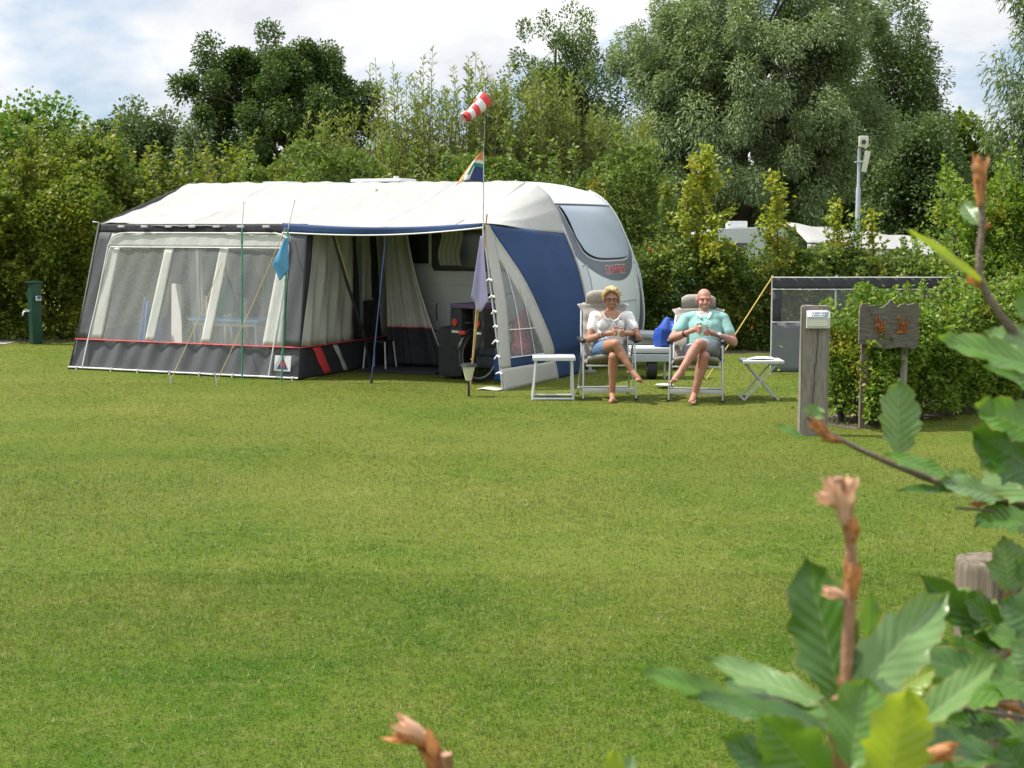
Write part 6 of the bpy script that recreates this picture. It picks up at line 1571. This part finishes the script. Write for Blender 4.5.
BL = [beechmat('beech_leaf_dark', (.036, .092, .012), (.13, .19, .05), (.07, .12, .035), .20, .25, (.14, .28, .02)),
      beechmat('beech_leaf_mid', (.064, .145, .016), (.18, .26, .06), (.09, .155, .04), .30, .27, (.24, .40, .03)),
      beechmat('beech_leaf_young', (.15, .21, .02), (.30, .34, .09), (.17, .22, .05), .42, .4, (.46, .56, .03)),
      beechmat('beech_leaf_pale', (.10, .175, .05), (.26, .33, .15), (.15, .21, .09), .22, .30, (.25, .36, .08))]
LIT['bud'] = mat('pink_brown_bud_scale', (.52, .22, .08), .5, .45, 90, .3, 200, trans=.3)
LIT['bud_pale'] = mat('pale_bud_scale', (.70, .42, .27), .5, .15, 60, trans=.3)
LIT['shoot'] = mat('reddish_young_stem', (.30, .15, .09), .5, .25, 60, .2, 200)
LIT['branch'] = mat('grey_brown_branch', (.16, .115, .085), .7, .3, 60, .4, 220)

class Leaves:
    def __init__(s): s.v = []; s.f = []; s.uv = []; s.mi = []
    def add(s, base, tip, wpx, mi, tilt=(0, 0), fold=.18, curl=.12, n=(0, -1, .55), wave=.11):
        """base, tip: (px, py, depth); n: way the upper face looks"""
        A, Bp = np.array(P(*base)), np.array(P(*tip)); D = Bp-A; L = np.linalg.norm(D); D = D/L
        nn = np.array(n, float)+np.array([tilt[0], 0, tilt[1]]); nn = unit(nn-D*np.dot(nn, D))
        S = np.cross(D, nn)
        W = .92*wpx/FOC*(base[2]+tip[2])/2
        NU, NV = 10, 20; o = len(s.v); ph = rng.uniform(0, 6)
        for j in range(NV+1):
            t = j/NV
            w = W/2*(math.sin(PI*min(1, t**1.02))**.68)*(1+.05*math.sin(t*9+ph))
            if t > .9: w = min(w, W/2*(1-t)*3.1)
            if j == 0: w = W*.02
            for i in range(NU+1):
                u = i/NU*2-1
                ew = 1+wave*(1.1*math.sin(t*27+ph+1.7*(u > 0))+.8*math.sin(t*51+ph*2+u))*abs(u)**3
                cor = math.sin((t*9+.18*math.sin(t*23+ph)-abs(u)*(2.1+.4*math.sin(ph)))*2*PI)*.009*W*abs(u)*(1-abs(u)*.4)*math.sin(PI*t)
                z = abs(u)*fold*W*.5-curl*L*(t**2)*.6+wave*W*.5*math.sin(t*13+ph+u)*abs(u)**2+cor
                q = A+D*(t*L*(1-.05*curl))+S*(u*w*ew)+nn*z
                s.v.append(tuple(q)); s.uv.append((u*.5+.5, t))
        for j in range(NV):
            for i in range(NU):
                a = o+j*(NU+1)+i; s.f.append((a, a+1, a+NU+2, a+NU+1)); s.mi.append(mi)
        return s
    def build(s, parent):
        off = rootloc(parent); me = bpy.data.meshes.new('leaves')
        me.from_pydata([tuple(np.array(q)-off) for q in s.v], [], s.f); me.polygons.foreach_set('material_index', s.mi)
        ul = me.uv_layers.new(name='UVMap'); li = np.empty(len(me.loops), dtype=np.int32); me.loops.foreach_get('vertex_index', li)
        ul.data.foreach_set('uv', np.array(s.uv)[li].ravel())
        return link_mesh('leaves', me, BL, parent, True)
def smooth_pts(pts, k=6):
    pts = [np.array(q) for q in pts]; out = []
    for i in range(len(pts)-1):
        p0, p1, p2, p3 = pts[max(i-1, 0)], pts[i], pts[i+1], pts[min(i+2, len(pts)-1)]
        for j in range(k):
            t = j/k; out.append(.5*((2*p1)+(-p0+p2)*t+(2*p0-5*p1+4*p2-p3)*t*t+(-p0+3*p1-3*p2+p3)*t**3))
    out.append(pts[-1]); return out
def shoot(label, stem, r0, r1, ground, leaves, buds, smat='branch', twigs=()):
    pts = [np.array(P(*q)) for q in stem]
    base = np.array(ground, float)
    o = empty('beech_shoot', base, label, 'beech shoot', 'beech hedge shoots close to the camera')
    low = [base, base*.45+pts[0]*.55+np.array([.03, .05, 0])]
    sp = smooth_pts(low+pts); n = len(sp)
    b = MB(); k = np.linspace(0, 1, n)
    rr = np.where(k < .5, np.interp(k, [0, .5], [.011, r0]), np.interp(k, [.5, 1], [r0, r1]))*(1+.08*np.sin(k*90))
    b.tube(sp, list(rr), 10); b.build('stem', LIT[smat], o)
    for tw in twigs:
        b = MB(); q = smooth_pts([np.array(P(*t)) for t in tw]); b.tube(q, list(np.linspace(.0026, .0013, len(q))), 8); b.build('twig', LIT['branch'], o)
    lv = Leaves()
    for a in leaves: lv.add(*a[:4], **(a[4] if len(a) > 4 else {}))
    lv.build(o)
    for (bx, by, bd, tx, ty, w, m) in buds:
        A, Bp = np.array(P(bx, by, bd)), np.array(P(tx, ty, bd)); D = Bp-A; L = np.linalg.norm(D); D /= L
        rot = Vector((0, 0, 1)).rotation_difference(Vector(D)).to_matrix(); W = w/FOC*bd/2
        e1 = unit(np.cross(D, np.array([0, 1, 0]))); e2 = np.cross(D, e1)
        b = MB(); b.lathe(A, [(W*.5, -L*.06), (W*.8, L*.12), (W*.85, L*.3), (W*.6, L*.55), (W*.1, L*.8)], 10, rot)
        # papery scales, each a narrow curved blade
        ns = 6
        for i in range(ns):
            an = 2*PI*i/ns+rng.uniform(-.3, .3); rd = e1*math.cos(an)+e2*math.sin(an); tg = e1*-math.sin(an)+e2*math.cos(an)
            s0 = L*rng.uniform(.05, .4); ln = L*rng.uniform(.5, .72); fl = rng.uniform(.15, .75); wd = W*rng.uniform(.75, 1.0)
            def blade(u, v):
                wv_ = wd*math.sin(PI*min(.97, .18+v*.82))**.8*(1 if v < .98 else .2)
                return A+D*(s0+ln*v*(1-.15*fl*v))+rd*(W*.72+W*.25*math.sin(PI*v)+W*fl*1.1*v*v-.35*wv_*abs(2*u-1)**2)+tg*(2*u-1)*wv_*.9
            b.grid(blade, 6, 9)
        b.build('bud', LIT[m], o)
    return o
Y = 1.15
shoot('upright reddish beech shoot with open pink buds at its tip, in the foreground', [(846, 800, Y), (846, 690, Y), (850, 600, Y), (850, 540, Y), (838, 478, Y)], .0052, .0040, (.55, 1.5, 0),
 [((842, 705, Y), (806, 556, Y+.03), 76, 0, dict(n=(-.35, -1, .1), fold=.22, curl=.02)),
  ((842, 708, Y), (948, 592, Y+.08), 66, 3, dict(n=(.15, -.9, .6), fold=.3, curl=.05)),
  ((846, 690, Y+.02), (905, 640, Y+.12), 60, 0, dict(n=(.2, -.5, .9), fold=.2)),
  ((838, 712, Y), (704, 655, Y+.05), 40, 3, dict(n=(-.1, -.45, 1), fold=.3, curl=.08)),
  ((760, 716, Y-.04), (636, 664, Y-.05), 36, 1, dict(n=(.1, -.6, .8), fold=.35, curl=.10, wave=.12)),
  ((846, 735, Y-.06), (690, 690, Y-.1), 48, 0, dict(n=(-.1, -.4, 1), fold=.2, curl=.1)),
  ((830, 722, Y-.02), (722, 672, Y+.08), 44, 0, dict(n=(0, -.6, .8))),
  ((828, 790, Y-.12), (760, 716, Y-.12), 74, 1, dict(n=(-.2, -1, .2), fold=.2, curl=.1)),
  ((850, 770, Y-.1), (866, 678, Y-.06), 84, 1, dict(n=(.1, -1, .35), fold=.24, curl=.04)),
  ((884, 800, Y-.16), (908, 686, Y-.16), 80, 2, dict(n=(.15, -1, .2), fold=.15, curl=.03)),
  ((905, 735, Y-.1), (1008, 660, Y-.12), 40, 3, dict(n=(-.2, -.6, .9), fold=.4, curl=-.12, wave=.1)),
  ((846, 690, Y+.03), (872, 668, Y+.08), 40, 1, dict(n=(.2, -.6, .8))),
  ((868, 640, Y+.3), (872, 592, Y+.3), 26, 1, dict(n=(.4, -1, .2))),
  ((884, 700, Y+.25), (935, 668, Y+.25), 34, 2, dict(n=(.1, -.6, .7))),
  ((800, 790, Y-.1), (724, 735, Y-.12), 52, 0, dict(n=(0, -.7, .8))),
  ((858, 800, Y), (948, 742, Y+.1), 50, 1, dict(n=(0, -.7, .8)))],
 [(845, 522, Y, 842, 474, 20, 'bud_pale'), (842, 506, Y, 814, 489, 15, 'bud_pale'), (842, 500, Y, 826, 474, 13, 'bud_pale'), (843, 500, Y, 856, 474, 13, 'bud_pale'), (851, 600, Y, 853, 555, 17, 'bud'), (850, 545, Y, 851, 512, 15, 'bud'), (846, 597, Y, 816, 588, 11, 'bud_pale'), (846, 702, Y, 847, 672, 16, 'bud'), (905, 762, Y-.14, 962, 748, 17, 'bud')], 'shoot')
Y = 1.65
shoot('beech branch reaching left across the view at sign height, with a pale young tip leaf', [(1120, 520, Y+.1), (1024, 503, Y), (958, 489, Y), (890, 463, Y), (838, 438, Y), (806, 416, Y)], .0044, .0020, (1.15, 2.0, 0),
 [((812, 420, Y), (817, 404, Y), 24, 3, dict(n=(-.2, -1, .3))),
  ((804, 438, Y), (776, 424, Y), 12, 1, dict(n=(0, -.6, .8))),
  ((898, 458, Y), (899, 379, Y+.02), 50, 3, dict(n=(.25, -1, .25), fold=.2, curl=.05, wave=.09)),
  ((884, 455, Y-.03), (952, 476, Y-.05), 30, 1, dict(n=(.1, -.5, .9), fold=.25, curl=.08)),
  ((958, 492, Y-.05), (898, 488, Y-.06), 16, 0, dict(n=(0, -.5, .9), fold=.4)),
  ((1004, 500, Y-.04), (940, 478, Y-.06), 36, 3, dict(n=(.1, -.6, .8))),
  ((1050, 480, Y-.1), (968, 428, Y-.1), 66, 0, dict(n=(-.25, -1, .5), fold=.25, curl=.06)),
  ((1040, 505, Y-.1), (985, 458, Y-.05), 56, 3, dict(n=(.2, -1, .3))),
  ((1052, 440, Y-.12), (974, 404, Y-.12), 56, 1, dict(n=(-.1, -.7, .7), fold=.25)),
  ((1030, 505, Y), (974, 524, Y-.03), 34, 0, dict(n=(0, -.6, .8))),
  ((1050, 530, Y-.06), (978, 512, Y-.06), 40, 1, dict(n=(0, -.6, .8))),
  ((948, 488, Y+.02), (968, 470, Y+.05), 24, 1), ((1060, 470, Y-.05), (1010, 430, Y), 50, 1, dict(n=(.3, -1, .4)))],
 [(832, 440, Y, 803, 412, 11, 'bud'), (842, 441, Y, 816, 434, 9, 'bud'), (960, 489, Y, 944, 476, 7, 'bud'), (1024, 492, Y, 1012, 478, 8, 'bud'), (992, 497, Y, 968, 508, 8, 'bud')], 'branch', [((1060, 525, Y-.05), (1000, 512, Y-.05), (955, 508, Y-.06)),])
Y = 1.55
shoot('tall upright beech twig at the right edge, peeled orange bud on top', [(1110, 420, Y), (1040, 358, Y), (1008, 325, Y), (984, 288, Y), (979, 262, Y), (982, 225, Y), (981, 190, Y), (980, 156, Y)], .0040, .0032, (1.3, 1.9, 0),
 [((984, 286, Y), (908, 229, Y-.05), 17, 2, dict(n=(.3, -.8, .6), fold=.5, curl=.05)),
  ((980, 226, Y), (962, 200, Y+.02), 20, 3, dict(n=(-.2, -.9, .3))),
  ((1050, 372, Y-.06), (936, 338, Y-.08), 44, 1, dict(n=(-.1, -.7, .8), fold=.28, curl=.04)),
  ((1060, 352, Y-.02), (985, 330, Y), 42, 3, dict(n=(.1, -.8, .6))),
  ((1052, 330, Y), (1016, 292, Y), 36, 1, dict(n=(.1, -1, .3))),
  ((1070, 395, Y), (985, 362, Y-.02), 40, 1, dict(n=(.1, -.6, .8)))],
 [(980, 205, Y, 980, 152, 12, 'bud'), (980, 176, Y, 972, 160, 7, 'bud_pale'), (981, 180, Y, 987, 156, 6, 'bud_pale'), (984, 288, Y, 964, 274, 8, 'bud'), (982, 230, Y, 990, 222, 7, 'bud')], 'branch')
Y = 1.6
shoot('leafy beech shoots crowding round the old round post at the lower right', [(1012, 800, Y), (1014, 690, Y), (1010, 640, Y), (1008, 590, Y)], .0046, .0028, (.75, 1.95, 0),
 [((1009, 592, Y), (1004, 536, Y), 50, 3, dict(n=(.2, -1, .3), fold=.2)),
  ((1002, 650, Y), (918, 574, Y), 40, 0, dict(n=(-.2, -.8, .6), fold=.35, curl=.03)),
  ((1006, 628, Y), (940, 592, Y+.02), 46, 3, dict(n=(.1, -.9, .5), wave=.12)),
  ((1008, 640, Y), (966, 592, Y-.03), 36, 0, dict(n=(.3, -.9, .4))),
  ((1006, 665, Y), (950, 640, Y-.05), 38, 1, dict(n=(0, -.6, .8))),
  ((1012, 690, Y-.1), (915, 652, Y-.1), 52, 0, dict(n=(-.1, -.7, .8), fold=.2)),
  ((1014, 692, Y-.15), (930, 692, Y-.15), 52, 1, dict(n=(0, -.5, .9))),
  ((1060, 640, Y-.1), (1000, 600, Y-.1), 60, 0, dict(n=(0, -.9, .5))),
  ((1070, 700, Y-.15), (985, 668, Y-.15), 62, 1, dict(n=(0, -.7, .7))),
  ((1010, 735, Y-.1), (938, 715, Y-.1), 40, 0, dict(n=(0, -.6, .8))),
  ((1070, 760, Y-.1), (978, 722, Y-.1), 44, 1, dict(n=(0, -.6, .8))),
  ((960, 760, Y+.1), (972, 718, Y+.1), 40, 3, dict(n=(.2, -1, .3))),
  ((1070, 600, Y), (1016, 560, Y), 50, 1, dict(n=(.2, -1, .3))),
  ((930, 650, Y-.05), (900, 690, Y-.1), 40, 0, dict(n=(-.1, -.8, .6))),
  ((960, 650, Y), (905, 655, Y), 44, 0, dict(n=(-.1, -.6, .8))),
  ((1000, 760, Y-.2), (908, 735, Y-.22), 54, 0, dict(n=(-.1, -.5, .8))),
  ((985, 790, Y-.15), (930, 752, Y-.18), 50, 1, dict(n=(.1, -.8, .5))),
  ((1040, 800, Y-.2), (1002, 738, Y-.2), 56, 0, dict(n=(.2, -1, .4))),
  ((1060, 690, Y-.2), (1012, 640, Y-.2), 52, 3, dict(n=(-.2, -.8, .6))),
  ((960, 700, Y+.05), (918, 626, Y+.05), 44, 1, dict(n=(-.3, -1, .3))),
  ((990, 720, Y-.05), (968, 660, Y-.05), 40, 0, dict(n=(.2, -1, .3))),
  ((1050, 655, Y-.05), (985, 628, Y-.05), 44, 1, dict(n=(0, -.6, .9)))],
 [(1010, 660, Y, 1014, 640, 9, 'bud'), (1000, 705, Y-.1, 1030, 712, 8, 'bud'), (1008, 605, Y, 1010, 588, 8, 'bud')], 'shoot', [((1040, 720, Y), (960, 708, Y-.1), (930, 700, Y-.1))])
Y = 1.25
shoot('single bent orange beech bud poking up at the bottom edge', [(452, 815, Y), (440, 775, Y), (429, 744, Y)], .0048, .0012, (-.10, 1.55, 0),
 [], [(444, 782, Y, 420, 728, 20, 'bud'), (432, 744, Y, 382, 730, 15, 'bud'), (428, 740, Y, 392, 718, 17, 'bud_pale')], 'shoot')
shoot('two small beech leaf tips just showing at the bottom edge', [(622, 840, Y), (622, 800, Y), (618, 782, Y)], .0030, .002, (.12, 1.6, 0),
 [((614, 785, Y), (614, 748, Y), 24, 2, dict(n=(-.2, -1, .2))), ((622, 785, Y), (634, 754, Y+.03), 20, 3, dict(n=(.2, -1, .2)))], [], 'shoot')

def round_post():
    Y = 2.35; x0, x1 = P(966, 620, Y)[0], P(1042, 620, Y)[0]; r = (x1-x0)/2; xc = (x0+x1)/2; zt = zw(568, Y)
    o = empty('round_fence_post', (xc, Y+r, 0), 'old cracked round wooden post in the hedge at the lower right', 'fence post')
    b = MB(); n = 56; prof = [(-.1, 1.0), (.3, 1.0), (.7, 1.0), (1.1, 1.0), (zt-.012, 1.0), (zt-.004, .985), (zt, .95)]
    ph = rng.uniform(0, 6, 6); vs = []
    for z, k in prof:
        for j in range(n):
            a = 2*PI*j/n
            rr = r*k*(1+.018*math.sin(5*a+ph[0])+.014*math.sin(11*a+ph[1]+z*2)-.05*max(0, math.sin(a*3.5+ph[2]+z*.6))**14-.035*max(0, math.sin(a*6.5+ph[3]-z*.4))**18)
            vs.append((xc+rr*math.cos(a), Y+r+rr*math.sin(a), z+.0*j))
    # worn top: rings sink to the heart
    for k in (.75, .5, .25, .02):
        for j in range(n):
            a = 2*PI*j/n; vs.append((xc+r*k*math.cos(a), Y+r+r*k*math.sin(a), zt-.008*(1-k)-.004*max(0, math.sin(a*2+1))**6+rng.normal()*.0008))
    m = len(prof)+4
    fs = [[i*n+j, i*n+(j+1) % n, (i+1)*n+(j+1) % n, (i+1)*n+j] for i in range(m-1) for j in range(n)]+[[(m-1)*n+j for j in range(n)]]
    b.add(vs, fs); b.build('post', LIT['wood_round'], o, angle=50)
round_post()
# ------------------------------------------------------------------ sky, sun, camera
SUN_EL, SUN_AZ = math.radians(57), math.radians(-80)   # azimuth from +Y, negative = to the left
sd = Vector((math.sin(SUN_AZ)*math.cos(SUN_EL), math.cos(SUN_AZ)*math.cos(SUN_EL), math.sin(SUN_EL)))
su = bpy.data.lights.new('sun', 'SUN'); su.energy = 5.0; su.angle = math.radians(.5); su.color = (1, .955, .88)
so = bpy.data.objects.new('sun', su); COL.objects.link(so); so.rotation_euler = (-sd).to_track_quat('-Z', 'Y').to_euler(); so.location = (-30, 10, 40)
w = bpy.data.worlds.new('World'); scn.world = w; w.use_nodes = True
nt = w.node_tree; nt.nodes.clear()
wo = nt.nodes.new('ShaderNodeOutputWorld'); bg = nt.nodes.new('ShaderNodeBackground')
sky = nt.nodes.new('ShaderNodeTexSky'); sky.sky_type = 'NISHITA'; sky.sun_disc = False
sky.sun_elevation = SUN_EL; sky.sun_rotation = SUN_AZ; sky.dust_density = 1.5; sky.air_density = 1.0
STR = .094
bg.inputs[1].default_value = STR
tc = nt.nodes.new('ShaderNodeTexCoord')
# cloud deck: direction projected on a high plane, squeezed towards the horizon
sep = nt.nodes.new('ShaderNodeSeparateXYZ'); nt.links.new(tc.outputs['Generated'], sep.inputs[0])
def math_(op, a, b=None, c=None):
    n = nt.nodes.new('ShaderNodeMath'); n.operation = op
    for i, v in enumerate((a, b, c)):
        if v is None: continue
        if hasattr(v, 'is_linked'): nt.links.new(v, n.inputs[i])
        else: n.inputs[i].default_value = v
    return n.outputs[0]
cx = sep.outputs[0]; cy = sep.outputs[1]; cz = math_('MULTIPLY', sep.outputs[2], 2.0)
cmb = nt.nodes.new('ShaderNodeCombineXYZ'); nt.links.new(cx, cmb.inputs[0]); nt.links.new(cy, cmb.inputs[1]); nt.links.new(cz, cmb.inputs[2])
def nz_(scale, detail, rough, off):
    mp = nt.nodes.new('ShaderNodeMapping'); mp.inputs['Location'].default_value = off; nt.links.new(cmb.outputs[0], mp.inputs[0])
    n = nt.nodes.new('ShaderNodeTexNoise'); n.inputs['Scale'].default_value = scale; n.inputs['Detail'].default_value = detail; n.inputs['Roughness'].default_value = rough
    nt.links.new(mp.outputs[0], n.inputs['Vector']); return n.outputs[0]
n1 = nz_(3.6, 9, .55, (3.1, 1.7, .4)); n2 = nz_(5.5, 9, .58, (7.2, 4.4, .2))
cover = ramp(nt, n1, [(.42, (0, 0, 0)), (.51, (1, 1, 1))])
shade = ramp(nt, n2, [(.34, (6.0, 6.3, 6.8)), (.45, (7.3, 7.45, 7.7)), (.55, (8.6, 8.6, 8.6))])
blue = mixc(nt, .7, sky.outputs[0], (4.2, 5.6, 7.4))
colr = mixc(nt, cover, blue, shade)
# sky overhead, out of view, brightened to add ambient light to the scene
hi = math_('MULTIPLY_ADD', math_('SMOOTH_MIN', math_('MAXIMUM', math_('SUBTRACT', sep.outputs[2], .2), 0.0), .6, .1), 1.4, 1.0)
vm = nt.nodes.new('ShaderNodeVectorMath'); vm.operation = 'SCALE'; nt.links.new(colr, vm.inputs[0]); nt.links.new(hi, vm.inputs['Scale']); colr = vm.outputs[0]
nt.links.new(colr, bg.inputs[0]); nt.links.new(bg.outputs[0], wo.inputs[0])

cam = bpy.data.cameras.new('camera'); co = bpy.data.objects.new('camera', cam); COL.objects.link(co)
cam.sensor_fit = 'HORIZONTAL'; cam.sensor_width = 36; cam.lens = FOC/1024*36
co.location = (0, 0, EYE); co.rotation_euler = (PI/2-PITCH, 0, 0)
cam.clip_start = .05; cam.clip_end = 1500
cam.dof.use_dof = True; cam.dof.focus_distance = 15.5; cam.dof.aperture_fstop = 13.0
scn.camera = co
vs_ = scn.view_settings
scn.display_settings.display_device = 'sRGB'
vs_.view_transform = 'Standard'; vs_.look = 'None'; vs_.exposure = 0.45; vs_.gamma = 1.0
scn.render.engine = 'CYCLES'
cy_ = scn.cycles
cy_.use_denoising = True
try: cy_.denoiser = 'OPENIMAGEDENOISE'; cy_.denoising_input_passes = 'RGB_ALBEDO_NORMAL'; cy_.denoising_prefilter = 'ACCURATE'
except Exception: pass
cy_.max_bounces = 6; cy_.diffuse_bounces = 3; cy_.glossy_bounces = 2; cy_.transmission_bounces = 4; cy_.transparent_max_bounces = 12
cy_.caustics_reflective = False; cy_.caustics_refractive = False
cy_.use_adaptive_sampling = True; cy_.adaptive_threshold = .015
cy_.sample_clamp_indirect = 6
